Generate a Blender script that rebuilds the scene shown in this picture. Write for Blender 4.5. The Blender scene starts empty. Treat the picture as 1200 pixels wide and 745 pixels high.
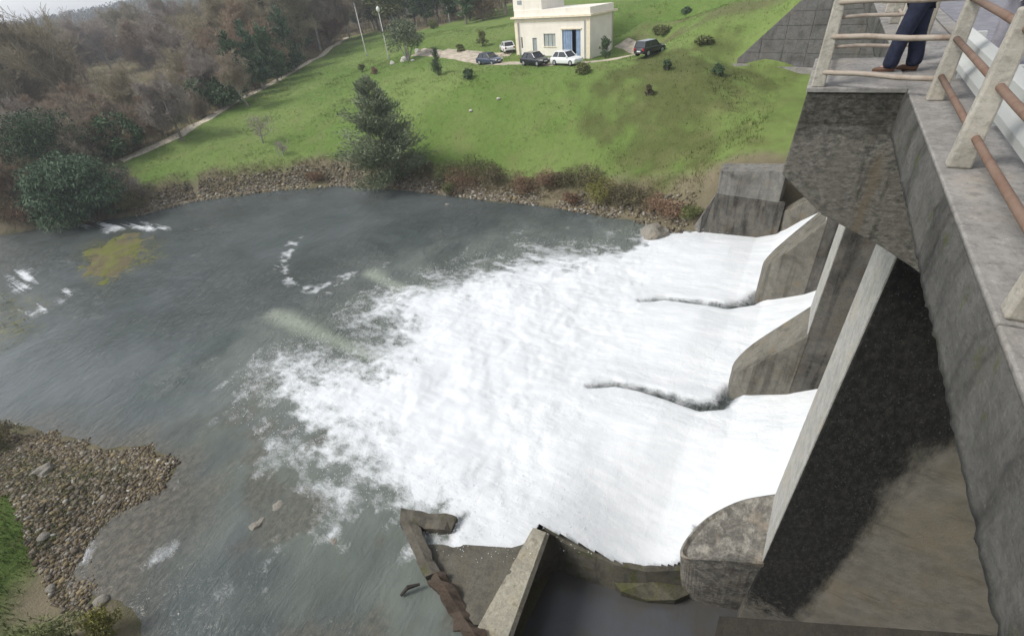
import bpy, bmesh, math, random
import numpy as np
from mathutils import Vector, Matrix

random.seed(7); np.random.seed(7)
S = bpy.context.scene
COL = S.collection
R = math.radians

# ------------------------------------------------------------------ camera, sky, sun, exposure
# x runs along the dam, y downstream, z up; the river surface is z = 0, the bridge deck z = 16.3
CAM = np.array([0.0, 0.0, 18.0])
F_PX = 545.0; CX, CY = 600.0, 372.0            # photograph is 1200 x 745
_n = np.array([90.0, 748.0, F_PX]); _n /= np.linalg.norm(_n)     # straight down, in camera axes
_h = np.array([-90.0, -748.0]) / 753.4 * (F_PX * F_PX / 753.4)
_u = np.array([748.0, -90.0]) / 753.4
_p = _h + _u * math.hypot(F_PX, np.linalg.norm(_h)) * math.tan(R(34.2))
_D = np.array([_p[0], _p[1], F_PX]); _D -= _n * (_D @ _n); _D /= np.linalg.norm(_D)
_E = np.cross(-_n, _D)

def ray(px, py):
    r = np.array([px - CX, py - CY, F_PX]); return np.array([r @ _D, r @ _E, -(r @ _n)])
def onz(px, py, z=0.0):
    r = ray(px, py); return CAM + r * (z - CAM[2]) / r[2]
def onx(px, py, x):
    r = ray(px, py); return CAM + r * x / r[0]

cam = bpy.data.cameras.new("camera"); camo = bpy.data.objects.new("camera", cam); COL.objects.link(camo)
right = Vector((_D[0], _E[0], -_n[0])); down = Vector((_D[1], _E[1], -_n[1])); fwd = Vector((_D[2], _E[2], -_n[2]))
M3 = Matrix((right, -down, -fwd)).transposed()
camo.matrix_world = Matrix.Translation(Vector(CAM)) @ M3.to_4x4()
cam.sensor_fit = 'HORIZONTAL'; cam.sensor_width = 36.0
cam.lens = 36.0 * F_PX / 1200.0
cam.shift_x = 0.0; cam.shift_y = (372.0 - 372.5) / 1200.0
cam.clip_start = 0.1; cam.clip_end = 6000.0
S.camera = camo

SUN_EL, SUN_AZ = R(48), R(128)                 # azimuth measured from +x towards +y
sun = bpy.data.lights.new("sun", 'SUN'); sun.energy = 1.75; sun.angle = R(17); sun.color = (1.0, 0.97, 0.92)
suno = bpy.data.objects.new("sun", sun); COL.objects.link(suno)
sd = Vector((math.cos(SUN_EL) * math.cos(SUN_AZ), math.cos(SUN_EL) * math.sin(SUN_AZ), math.sin(SUN_EL)))
suno.rotation_euler = (-sd).to_track_quat('-Z', 'Y').to_euler(); suno.location = (0, 0, 60)

W = bpy.data.worlds.new("World"); S.world = W; W.use_nodes = True
wn = W.node_tree; wn.nodes.clear()
wo = wn.nodes.new("ShaderNodeOutputWorld"); bg = wn.nodes.new("ShaderNodeBackground")
sky = wn.nodes.new("ShaderNodeTexSky"); sky.sky_type = 'NISHITA'; sky.sun_disc = False
sky.sun_elevation = SUN_EL; sky.sun_rotation = math.pi / 2 - SUN_AZ
sky.air_density = 1.0; sky.dust_density = 1.2; sky.ozone_density = 1.0
hs = wn.nodes.new("ShaderNodeHueSaturation"); hs.inputs['Saturation'].default_value = 0.28
wn.links.new(sky.outputs[0], hs.inputs['Color']); wn.links.new(hs.outputs[0], bg.inputs[0])
bg.inputs[1].default_value = 0.14
wn.links.new(bg.outputs[0], wo.inputs[0])

S.view_settings.view_transform = 'Standard'; S.view_settings.look = 'None'
S.view_settings.exposure = 0.68; S.view_settings.gamma = 1.0
S.render.engine = 'CYCLES'
S.cycles.max_bounces = 5; S.cycles.diffuse_bounces = 3; S.cycles.glossy_bounces = 2
S.cycles.transmission_bounces = 2; S.cycles.transparent_max_bounces = 6; S.cycles.volume_bounces = 0
S.cycles.use_denoising = True

# ------------------------------------------------------------------ numpy noise
def _hash(ix, iy, seed):
    n = (ix.astype(np.int64) * 374761393 + iy.astype(np.int64) * 668265263 + seed * 982451653) & 0x7fffffff
    n = ((n ^ (n >> 13)) * 1274126177) & 0x7fffffff
    return ((n ^ (n >> 16)) & 0xffff) / 65535.0
def vnoise(x, y, seed=0):
    x = np.asarray(x, float); y = np.asarray(y, float)
    ix = np.floor(x); iy = np.floor(y); fx = x - ix; fy = y - iy
    fx = fx * fx * fx * (fx * (fx * 6 - 15) + 10); fy = fy * fy * fy * (fy * (fy * 6 - 15) + 10)
    a = _hash(ix, iy, seed); b = _hash(ix + 1, iy, seed); c = _hash(ix, iy + 1, seed); d = _hash(ix + 1, iy + 1, seed)
    return (a * (1 - fx) + b * fx) * (1 - fy) + (c * (1 - fx) + d * fx) * fy
def fbm(x, y, oct=4, seed=0, gain=0.5):
    s = 0; a = 1.0; t = 0
    for k in range(oct):
        s = s + a * vnoise(x, y, seed + k * 17); t += a; a *= gain; x = x * 2.03 + 5.1; y = y * 2.03 + 1.7
    return s / t
def sstep(a, b, x):
    t = np.clip((np.asarray(x, float) - a) / (b - a), 0, 1); return t * t * (3 - 2 * t)
def poly_sdf(x, y, poly):
    """signed distance to a closed polygon, positive inside"""
    x = np.asarray(x, float); y = np.asarray(y, float)
    d = np.full(x.shape, 1e9); ins = np.zeros(x.shape, bool); n = len(poly)
    for i in range(n):
        ax, ay = poly[i][:2]; bx, by = poly[(i + 1) % n][:2]
        ex, ey = bx - ax, by - ay; l2 = ex * ex + ey * ey + 1e-12
        t = np.clip(((x - ax) * ex + (y - ay) * ey) / l2, 0, 1)
        d = np.minimum(d, np.hypot(x - ax - t * ex, y - ay - t * ey))
        c = ((ay > y) != (by > y)) & (x < (bx - ax) * (y - ay) / ((by - ay) if abs(by - ay) > 1e-12 else 1e-12) + ax)
        ins ^= c
    return np.where(ins, d, -d)
def line_dist(x, y, pts):
    d = np.full(np.shape(x), 1e9)
    for i in range(len(pts) - 1):
        ax, ay = pts[i][:2]; bx, by = pts[i + 1][:2]
        ex, ey = bx - ax, by - ay; t = np.clip(((x - ax) * ex + (y - ay) * ey) / (ex * ex + ey * ey + 1e-12), 0, 1)
        d = np.minimum(d, np.hypot(x - ax - t * ex, y - ay - t * ey))
    return d

# ------------------------------------------------------------------ node helpers
class NT:
    def __init__(s, name, rough=0.8, spec=0.3):
        s.m = bpy.data.materials.new(name); s.m.use_nodes = True; s.t = s.m.node_tree; s.t.nodes.clear()
        s.out = s.t.nodes.new("ShaderNodeOutputMaterial"); s.b = s.t.nodes.new("ShaderNodeBsdfPrincipled")
        s.t.links.new(s.b.outputs[0], s.out.inputs[0])
        s.b.inputs['Roughness'].default_value = rough; s.b.inputs['Specular IOR Level'].default_value = spec
        s._pos = None
    def put(s, sock, v):
        if hasattr(v, 'links'): s.t.links.new(v, sock)
        elif isinstance(v, (tuple, list)) and len(v) == 3 and sock.type == 'RGBA': sock.default_value = (*v, 1)
        else: sock.default_value = v
    def pos(s, scale=(1, 1, 1), loc=(0, 0, 0)):
        if s._pos is None: s._pos = s.t.nodes.new("ShaderNodeNewGeometry").outputs['Position']
        if scale == (1, 1, 1) and loc == (0, 0, 0): return s._pos
        m = s.t.nodes.new("ShaderNodeMapping"); m.inputs['Scale'].default_value = scale; m.inputs['Location'].default_value = loc
        s.t.links.new(s._pos, m.inputs[0]); return m.outputs[0]
    def noise(s, scale, detail=4, vec=None, rough=0.55, dist=0.0, col=False):
        n = s.t.nodes.new("ShaderNodeTexNoise"); s.t.links.new(vec if vec else s.pos(), n.inputs['Vector'])
        n.inputs['Scale'].default_value = scale; n.inputs['Detail'].default_value = detail
        n.inputs['Roughness'].default_value = rough; n.inputs['Distortion'].default_value = dist
        return n.outputs['Color' if col else 'Fac']
    def voro(s, scale, vec=None, out='Distance', feat='F1'):
        n = s.t.nodes.new("ShaderNodeTexVoronoi"); n.feature = feat
        s.t.links.new(vec if vec else s.pos(), n.inputs['Vector']); n.inputs['Scale'].default_value = scale
        return n.outputs[out]
    def step(s, v, a, b, lo=0.0, hi=1.0):
        n = s.t.nodes.new("ShaderNodeMapRange"); n.interpolation_type = 'SMOOTHSTEP'
        s.put(n.inputs[0], v)
        for i, q in enumerate((a, b, lo, hi)): n.inputs[i + 1].default_value = q
        return n.outputs[0]
    def math(s, op, a, b=0.0, clamp=False):
        n = s.t.nodes.new("ShaderNodeMath"); n.operation = op; n.use_clamp = clamp
        s.put(n.inputs[0], a); s.put(n.inputs[1], b); return n.outputs[0]
    def mix(s, f, a, b, mode='MIX'):
        n = s.t.nodes.new("ShaderNodeMix"); n.data_type = 'RGBA'; n.blend_type = mode
        s.put(n.inputs[0], f); s.put(n.inputs[6], a); s.put(n.inputs[7], b); return n.outputs[2]
    def attr(s, name, out='Fac'):
        n = s.t.nodes.new("ShaderNodeAttribute"); n.attribute_name = name; return n.outputs[out]
    def rand(s): return s.t.nodes.new("ShaderNodeObjectInfo").outputs['Random']
    def sep(s):
        n = s.t.nodes.new("ShaderNodeSeparateXYZ"); s.t.links.new(s.pos(), n.inputs[0]); return n.outputs
    def bump(s, h, strength=0.5, dist=0.02, normal=None):
        n = s.t.nodes.new("ShaderNodeBump"); n.inputs['Strength'].default_value = strength; n.inputs['Distance'].default_value = dist
        s.put(n.inputs['Height'], h)
        if normal: s.t.links.new(normal, n.inputs['Normal'])
        return n.outputs[0]
    def color(s, v): s.put(s.b.inputs['Base Color'], v); return s
    def normal(s, v): s.t.links.new(v, s.b.inputs['Normal']); return s
    def rough(s, v): s.put(s.b.inputs['Roughness'], v); return s

def plain(name, c, rough=0.6, var=0.15, scale=6.0, spec=0.3, metal=0.0, bump=0.0, objvar=0.0):
    n = NT(name, rough, spec); n.b.inputs['Metallic'].default_value = metal
    f = n.noise(scale, 4)
    col = n.mix(n.step(f, 0.3, 0.7), tuple(q * (1 - var) for q in c), tuple(min(1, q * (1 + var)) for q in c))
    if objvar: col = n.mix(n.step(n.rand(), 0, 1, 0, objvar), col, tuple(q * 0.45 for q in c))
    n.color(col)
    if bump: n.normal(n.bump(n.noise(scale * 4, 3), bump, 0.01))
    return n.m

def concrete(name, base=(0.33, 0.32, 0.29), dark=(0.07, 0.068, 0.06), amount=0.5, moss=0.0, lines='z', warm=0.0, streak=1.0, relief=0.04):
    n = NT(name, 0.88, 0.25)
    big = n.noise(0.55, 5, dist=0.6); mid = n.noise(2.6, 6, rough=0.65); fine = n.noise(28, 4, rough=0.7)
    st = n.noise(1.0, 5, n.pos((2.6, 2.6, 0.18)), rough=0.6)          # runs of damp down the face
    c = n.mix(n.step(mid, 0.25, 0.75), tuple(q * 0.72 for q in base), tuple(q * 1.18 for q in base))
    c = n.mix(n.math('MULTIPLY', n.step(n.noise(1.3, 3), 0.5, 0.75), 0.5 + warm), c, (base[0] * 0.95, base[1] * 0.8, base[2] * 0.6))
    d = n.math('ADD', n.math('MULTIPLY', n.step(big, 0.62 - 0.25 * amount, 0.85 - 0.25 * amount), 0.75),
               n.math('MULTIPLY', n.step(st, 0.6 - 0.2 * amount, 0.78 - 0.15 * amount), 0.75 * streak), True)
    d = n.math('MULTIPLY', d, n.step(n.noise(9, 4), 0.2, 0.6, 0.55, 1.0))
    c = n.mix(d, c, dark)
    c = n.mix(n.step(n.noise(11, 8, n.pos((1, 1, 1.6)), rough=0.8), 0.42, 0.72, 0, 0.7), c, tuple(q * 0.38 for q in base))
    c = n.mix(n.step(n.noise(19, 7, n.pos((1, 1, 1.5), (4, 2, 7)), rough=0.8), 0.52, 0.75, 0, 0.55), c, tuple(min(0.6, q * 1.75) for q in base))
    if moss > 0:
        mm = n.step(n.noise(1.9, 6, rough=0.7), 0.68 - 0.3 * moss, 0.8 - 0.3 * moss)
        mm = n.math('MULTIPLY', mm, n.step(n.noise(14, 4), 0.3, 0.6))
        c = n.mix(mm, c, n.mix(n.noise(7, 3), (0.05, 0.055, 0.018), (0.11, 0.12, 0.035)))
    n.color(c)
    w = n.t.nodes.new("ShaderNodeTexWave"); w.wave_type = 'BANDS'; w.bands_direction = 'Z'; w.wave_profile = 'SAW'
    n.t.links.new(n.pos(), w.inputs[0]); w.inputs['Scale'].default_value = 1.6; w.inputs['Distortion'].default_value = 0.25; w.inputs['Detail'].default_value = 2
    h = n.math('ADD', n.math('MULTIPLY', fine, 0.5), n.math('MULTIPLY', mid, 0.8))
    if lines == 'z': h = n.math('ADD', h, n.math('MULTIPLY', w.outputs[0], 0.35))
    n.normal(n.bump(n.math('ADD', h, n.math('MULTIPLY', n.noise(13, 7, rough=0.8), 0.8)), 0.8, relief))
    return n.m

# ------------------------------------------------------------------ mesh helpers
class MB:
    def __init__(s): s.v = []; s.f = []
    def add(s, vs, fs):
        o = len(s.v); s.v.extend([tuple(map(float, v)) for v in vs]); s.f.extend([tuple(i + o for i in f) for f in fs]); return s
    def box(s, lo, hi, M=None):
        x0, y0, z0 = lo; x1, y1, z1 = hi
        vs = [(x0, y0, z0), (x1, y0, z0), (x1, y1, z0), (x0, y1, z0), (x0, y0, z1), (x1, y0, z1), (x1, y1, z1), (x0, y1, z1)]
        if M is not None: vs = [tuple(M @ Vector(v)) for v in vs]
        return s.add(vs, [(3, 2, 1, 0), (4, 5, 6, 7), (0, 1, 5, 4), (1, 2, 6, 5), (2, 3, 7, 6), (3, 0, 4, 7)])
    def tube(s, pts, rad, k=8, cap=True):
        pts = [Vector(p) for p in pts]; n = len(pts)
        if not hasattr(rad, '__len__'): rad = [rad] * n
        o = len(s.v); vs = []; fs = []
        t0 = (pts[1] - pts[0]).normalized(); a = t0.orthogonal().normalized()
        for i, p in enumerate(pts):
            t = (pts[min(i + 1, n - 1)] - pts[max(i - 1, 0)]).normalized()
            a = (a - t * a.dot(t))
            a = a.normalized() if a.length > 1e-6 else t.orthogonal().normalized()
            b = t.cross(a)
            for j in range(k):
                q = 2 * math.pi * j / k; vs.append(p + (a * math.cos(q) + b * math.sin(q)) * rad[i])
        for i in range(n - 1):
            for j in range(k):
                fs.append((i * k + j, i * k + (j + 1) % k, (i + 1) * k + (j + 1) % k, (i + 1) * k + j))
        if cap: fs.append(tuple(reversed(range(k)))); fs.append(tuple((n - 1) * k + j for j in range(k)))
        return s.add(vs, fs)
    def prism(s, poly, z0, z1):
        """poly counter-clockwise; z0/z1 number or function of (x, y)"""
        n = len(poly); g = lambda z, p: z(*p) if callable(z) else z
        vs = [(p[0], p[1], g(z0, p)) for p in poly] + [(p[0], p[1], g(z1, p)) for p in poly]
        fs = [tuple(reversed(range(n))), tuple(range(n, 2 * n))] + [(i, (i + 1) % n, n + (i + 1) % n, n + i) for i in range(n)]
        return s.add(vs, fs)
    def build(s, name, m, parent=None, origin=(0, 0, 0), smooth=False, bevel=0.0):
        o = Vector(origin)
        me = bpy.data.meshes.new(name); me.from_pydata([tuple(Vector(v) - o) for v in s.v], [], s.f); me.validate(); me.update()
        if m: me.materials.append(m)
        if smooth: me.polygons.foreach_set('use_smooth', [True] * len(me.polygons))
        ob = bpy.data.objects.new(name, me); COL.objects.link(ob)
        if parent: ob.parent = parent
        else: ob.location = o
        if bevel:
            b = ob.modifiers.new("bevel", 'BEVEL'); b.width = bevel; b.segments = 2; b.limit_method = 'ANGLE'
        return ob

def fast_mesh(name, V, F, m, smooth=False):
    """V (n,3), F (m,k) arrays -> mesh"""
    V = np.asarray(V, np.float32); F = np.asarray(F, np.int32); k = F.shape[1]
    me = bpy.data.meshes.new(name); me.vertices.add(len(V)); me.vertices.foreach_set('co', V.ravel())
    me.loops.add(F.size); me.loops.foreach_set('vertex_index', F.ravel())
    me.polygons.add(len(F)); me.polygons.foreach_set('loop_start', np.arange(0, F.size, k, dtype=np.int32))
    me.polygons.foreach_set('loop_total', np.full(len(F), k, np.int32))
    if smooth: me.polygons.foreach_set('use_smooth', np.ones(len(F), bool))
    if m: me.materials.append(m)
    me.update(calc_edges=True); return me
def put(name, me, parent=None, loc=(0, 0, 0)):
    o = bpy.data.objects.new(name, me); COL.objects.link(o); o.location = loc
    if parent: o.parent = parent
    return o
def fattr(me, name, vals):
    a = me.attributes.new(name, 'FLOAT', 'POINT'); a.data.foreach_set('value', np.asarray(vals, np.float32).ravel())
def cattr(me, name, rgb):
    a = me.attributes.new(name, 'FLOAT_COLOR', 'POINT'); q = np.ones((len(rgb), 4), np.float32); q[:, :3] = rgb
    a.data.foreach_set('color', q.ravel())
def tag(o, label=None, cat=None, group=None, kind=None):
    if label: o['label'] = label
    if cat: o['category'] = cat
    if group: o['group'] = group
    if kind: o['kind'] = kind
    return o
def thing(name, loc, label, cat, group=None, rz=0.0, scale=1.0):
    o = bpy.data.objects.new(name, None); COL.objects.link(o); o.location = loc; o.rotation_euler = (0, 0, rz); o.empty_display_size = 0.3
    o.scale = (scale,) * 3
    return tag(o, label, cat, group)
def dup(root, loc, rz=0.0, scale=1.0, label=None, group=None):
    r = root.copy(); COL.objects.link(r); r.location = loc; r.rotation_euler = (0, 0, rz); r.scale = (scale, scale, scale) if not hasattr(scale, '__len__') else scale
    if label: r['label'] = label
    if group: r['group'] = group
    for ch in root.children:
        c = ch.copy(); COL.objects.link(c); c.parent = r
        for g in ch.children:
            d = g.copy(); COL.objects.link(d); d.parent = c
    return r

# ------------------------------------------------------------------ the lie of the land
FAR_SHORE = [onz(*p)[:2] for p in [(0, 275), (80, 262), (160, 252), (230, 235), (330, 222), (400, 217), (480, 222), (560, 232), (640, 240), (700, 250), (760, 262), (800, 272)]]
NEAR_SHORE = [onz(*p)[:2] for p in [(0, 498), (60, 515), (120, 530), (165, 528), (200, 545), (185, 570), (120, 605), (95, 640), (75, 668), (60, 700), (100, 715), (135, 715), (150, 745)]]
RIVER = [(-220, 260), (-60, 135), (-12, 98)] + [tuple(p) for p in FAR_SHORE] + [(36.6, 5.0), (37.2, 3.0), (37.2, -12.0), (-3.0, -12.0), (-3.0, 12.0)] + \
        [tuple(p) for p in reversed(NEAR_SHORE)] + [(-14, 50), (-50, 82), (-220, 190)]
# control heights of the land beyond the banks: (x, y, z)
CTRL = []
def cp(px, py, z): CTRL.append(tuple(onz(px, py, z)))
for p in [(180, 228), (250, 215), (330, 205), (400, 198), (470, 197), (520, 193), (600, 196), (650, 200), (700, 204), (760, 226), (800, 247)]: cp(*p, 1.5)
for p in [(510, 80), (550, 92), (600, 89), (640, 88), (690, 88), (760, 88), (830, 88), (870, 74), (920, 77), (573, 72), (627, 72), (680, 68), (760, 62)]: cp(*p, 8.4)
for p in [(600, 58), (560, 62)]: cp(*p, 8.9)
for p in [(475, 68), (430, 66), (456, 68)]: cp(*p, 8.2)
for p in [(560, 40), (527, 27), (500, 45), (590, 30)]: cp(*p, 10.5)
for p in [(760, 40), (720, 45), (790, 38)]: cp(*p, 9.2)
for p in [(760, 22), (720, 22), (800, 22), (840, 30)]: cp(*p, 11.5)
for p in [(760, 0), (800, 0), (720, 3), (850, 8)]: cp(*p, 12.8)
CTRL += [(60.6, 8.6, 8.6), (61.6, 6.6, 10.2), (61.0, 3.4, 13.2), (61.5, 0.5, 15.6), (58.2, 6.5, 8.2), (57.6, 3, 8.1), (56.8, 0, 8.0), (58.8, 7.8, 8.3), (70, -2, 15.9), (85, 0, 15.8), (110, 0, 16), (75, 8, 13.6), (68, 6, 12.6), (58.5, 1.0, 8.2), (57.6, -4, 8.0)]
CTRL += [(38.5, 4.9, 4.6), (38.6, 1.0, 4.9), (41, -6, 6.0), (48, -6, 7.2), (48, 3, 6.4), (44, 10, 3.2)]
for p, z in [((140, 185), 4), ((210, 155), 5), ((280, 115), 6), ((330, 90), 7), ((375, 65), 8)]: cp(*p, z)
CTRL += [(14, 84, 2.5), (20, 100, 4), (40, 130, 5), (0, 110, 3), (-30, 150, 3), (80, 160, 7), (60, 240, 6), (160, 170, 9), (150, 100, 11), (220, 120, 14), (200, 40, 15), (120, 250, 8), (0, 250, 5), (300, 300, 12)]
CTRL += [(-4.5, 24, 1.0), (-7, 22, 1.6), (-8, 30, 1.5), (-5, 18, 1.5), (-4, 34, 0.8), (-20, 30, 3), (-30, 60, 2.5), (-15, 5, 3), (-60, 120, 2.5), (-3, 36, 0.6)]
CP = np.array(CTRL)
def _phi(r): return np.sqrt(r * r + 1.0)
_A = _phi(np.hypot(CP[:, None, 0] - CP[None, :, 0], CP[:, None, 1] - CP[None, :, 1]))
_A = np.block([[_A - 0.35 * np.eye(len(CP)), np.ones((len(CP), 1))], [np.ones((1, len(CP))), np.zeros((1, 1))]])
_w = np.linalg.solve(_A, np.concatenate([CP[:, 2], [0]]))
def base_h(x, y):
    x = np.asarray(x, float); y = np.asarray(y, float); sh = x.shape; x = x.ravel(); y = y.ravel()
    out = np.full(len(x), _w[-1])
    for i in range(len(CP)): out += _w[i] * _phi(np.hypot(x - CP[i, 0], y - CP[i, 1]))
    return out.reshape(sh)
def hills(x, y):
    r = np.hypot(x, y); az = np.degrees(np.arctan2(y, x))
    rise = 18 + 1000 * np.tan(np.radians(np.interp(az, [-20, 10, 30, 45, 55, 64, 70, 76, 90], [2.4, 2.4, 2.2, 2.0, 1.6, 1.15, 0.6, 0.25, 0.1])))
    return 8 + (rise - 8) * sstep(300, 1000, r) + 40 * sstep(1000, 2600, r) * 0
def ground_h(x, y, sd=None):
    x = np.asarray(x, float); y = np.asarray(y, float)
    if sd is None: sd = poly_sdf(x, y, RIVER)
    r = np.hypot(x, y); far = sstep(170, 320, r)
    b = np.clip(base_h(np.clip(x, -60, 260), np.clip(y, -60, 300)), 0.35, 17)
    b = b * (1 - far) + hills(x, y) * far
    b = b + (fbm(x * 0.12, y * 0.12, 3, 3) - 0.5) * 0.5 + (fbm(x * 0.7, y * 0.7, 3, 9) - 0.5) * 0.16
    d = -sd
    land = 0.05 + (b - 0.05) * sstep(-0.3, 3.2, d)
    bed = 0.05 - np.clip(sd, 0, 8) * 0.15 + sstep(0, 1, sd) * (fbm(x * 0.5, y * 0.5, 3, 5) - 0.5) * 0.15
    bed = bed - 4.0 * sstep(-0.1, 0.5, poly_sdf(x, y, STILL_POOL))          # the still pool lies well below the river
    return np.where(d > 0, land, bed)
STILL_POOL = [(-2.9, -12), (11.2, -12), (11.2, 0.3), (9.3, 2.3), (8.9, 4.5), (8.4, 5.2), (-2.9, 5.2)]
def gh(x, y): return float(ground_h(np.array([x]), np.array([y]))[0])

PATH = [tuple(onz(*p)[:2]) for p in []]
PATH3 = [onz(140, 187, 4), onz(210, 156, 5), onz(280, 117, 6), onz(330, 91, 7), onz(375, 66, 8)]
PATH = [tuple(p[:2]) for p in PATH3] + [(112, 122)]
WOOD = [(p[0], p[1]) for p in PATH] + [(118, 112), (100, 92), (108, 84), (150, 88), (230, 90), (420, 60), (420, 500), (-200, 500), (-200, 150), (-20, 112)] + \
       [tuple(FAR_SHORE[0] + np.array([0.3, 0.8])), tuple(FAR_SHORE[1] + np.array([0.4, 0.7])), tuple(FAR_SHORE[2] + np.array([1.2, 1.6]))]
BARE = [tuple(onz(*p, 6.5)[:2]) for p in [(690, 110), (740, 95), (830, 92), (900, 98), (900, 130), (850, 165), (770, 170), (720, 160)]]
BANKLINE = [tuple(p) for p in FAR_SHORE]

def axis(lo, hi, step, far_lo, far_hi, g=1.16):
    a = list(np.arange(lo, hi, step)); d = step; v = hi
    while v < far_hi: a.append(v); d *= g; v += d
    d = step; v = lo - step
    while v > far_lo: a.insert(0, v); d *= g; v -= d
    return np.array(a)

# ------------------------------------------------------------------ ground
g = NT("ground_turf", 0.95, 0.1)
gc = g.attr("tint", 'Color')
gn = g.noise(1.1, 5, rough=0.65); gf = g.noise(9, 4, rough=0.7)
gcol = g.mix(g.step(gn, 0.3, 0.72, 0, 0.5), gc, g.mix(0.5, gc, (0.05, 0.055, 0.02)))
gcol = g.mix(g.step(gf, 0.35, 0.75, 0, 0.5), gcol, g.mix(0.5, gc, (0.24, 0.24, 0.11)))
gcol = g.mix(g.step(g.noise(0.33, 3), 0.5, 0.7, 0, 0.28), gcol, (0.2, 0.19, 0.085))
g.color(gcol); g.normal(g.bump(g.math('ADD', gf, g.math('MULTIPLY', gn, 2.0)), 0.6, 0.12))
M_GROUND = g.m

gx = axis(-14, 100, 0.62, -400, 3000, 1.13); gy = axis(-12, 125, 0.62, -300, 3000, 1.13)
X, Y = np.meshgrid(gx, gy, indexing='ij')
SD = poly_sdf(X, Y, RIVER); Z = ground_h(X, Y, SD)
nx, ny = X.shape
idx = np.arange(nx * ny).reshape(nx, ny)
F = np.stack([idx[:-1, :-1], idx[1:, :-1], idx[1:, 1:], idx[:-1, 1:]], -1).reshape(-1, 4)
me = fast_mesh("ground", np.stack([X, Y, Z], -1).reshape(-1, 3), F, M_GROUND, True)
x, y, sdv = X.ravel(), Y.ravel(), SD.ravel(); d = -sdv
lawn = np.array([0.120, 0.200, 0.042]); lawn2 = np.array([0.170, 0.240, 0.066]); dirt = np.array([0.20, 0.165, 0.115])
litter = np.array([0.225, 0.18, 0.12]); moss = np.array([0.15, 0.145, 0.07]); bed = np.array([0.10, 0.09, 0.06])
def L(a, b, t): return a + (b - a) * np.asarray(t)[:, None]
n1 = fbm(x * 0.09, y * 0.09, 4, 21); n2 = fbm(x * 0.4, y * 0.4, 4, 31)
c = L(lawn, lawn2, sstep(0.35, 0.65, n1))
c = L(c, np.array([0.076, 0.088, 0.028]), sstep(-3, 5, poly_sdf(x, y, BARE) + (n2 - 0.5) * 14 + (fbm(x * 0.9, y * 0.9, 4, 33) - .5) * 10) * 0.85)
# rough slope behind the parking and along the dam
slope = sstep(66, 69, x) * sstep(26.5, 22, y) * sstep(82, 74, x) * sstep(3, 8, y)
c = L(c, np.array([0.13, 0.13, 0.06]), slope * sstep(0.3, 0.55, n2) * 0.9)
w = sstep(-1.5, 1.5, poly_sdf(x, y, WOOD) + (n2 - 0.5) * 3)
c = L(c, L(litter, moss, sstep(0.4, 0.65, n2)), w)
c = L(c, np.array([0.10, 0.11, 0.085]), sstep(250, 420, np.hypot(x, y)))
bank = sstep(5.2, 2.4, d + (n2 - 0.5) * 4.0) * (y > -6)
near = (x < 8) & (y < 48)
c = L(c, dirt, np.where(near, sstep(1.8, 0.6, d + (n2 - .5) * 2), bank))
c = L(c, bed, (sdv > 0) * 1.0)
c = L(c, np.array([0.062, 0.11, 0.022]), near * sstep(1.0, 2.0, d + (n2 - .5)))
cattr(me, "tint", c)
tag(put("ground", me), kind='structure')

def drape(name, pts, width, m, lift=0.05, label=None, cat=None):
    pts = [np.array(p[:2], float) for p in pts]; P = []
    for i in range(len(pts) - 1):
        for t in np.linspace(0, 1, max(2, int(np.linalg.norm(pts[i + 1] - pts[i]) / 0.6)), endpoint=False): P.append(pts[i] + (pts[i + 1] - pts[i]) * t)
    P.append(pts[-1]); P = np.array(P); T = np.gradient(P, axis=0); T /= np.linalg.norm(T, axis=1)[:, None] + 1e-9
    N = np.stack([-T[:, 1], T[:, 0]], 1); k = 7; V = []
    for j in range(k):
        o = (j / (k - 1) - 0.5) * width * (1 + 0.18 * (fbm(P[:, 0] * 0.5, P[:, 1] * 0.5, 3, 40 + j) - 0.5))
        q = P + N * o[:, None]; z = ground_h(q[:, 0], q[:, 1]) + (lift if 0 < j < k - 1 else -0.06)
        V.append(np.stack([q[:, 0], q[:, 1], z], 1))
    V = np.stack(V, 1); n_, k_ = V.shape[:2]; ii = np.arange(n_ * k_).reshape(n_, k_)
    F = np.stack([ii[:-1, :-1], ii[1:, :-1], ii[1:, 1:], ii[:-1, 1:]], -1).reshape(-1, 4)
    return tag(put(name, fast_mesh(name, V.reshape(-1, 3), F, m, True)), kind='structure')
M_PATH = plain("path_grit", (0.52, 0.46, 0.36), 0.95, 0.25, 3.0, bump=0.4)
M_TRACK = plain("track_gravel", (0.43, 0.37, 0.29), 0.95, 0.25, 1.2, bump=0.4)
drape("path", PATH, 2.1, M_PATH)
drape("access_track", [onz(490, 66, 8.3), onz(540, 70, 8.4), onz(580, 74, 8.4), onz(640, 79, 8.4), onz(690, 77, 8.4)], 3.6, M_TRACK)
drape("parking_area", [onz(690, 76, 8.4), onz(720, 72, 8.4), onz(745, 69, 8.4), onz(752, 60, 8.6), onz(728, 55, 8.8)], 2.6, M_TRACK, 0.058)
drape("dirt_road", [onz(600, 62, 8.8), onz(570, 66, 8.6), onz(520, 66, 8.4)], 3.2, M_TRACK, 0.066)

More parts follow.
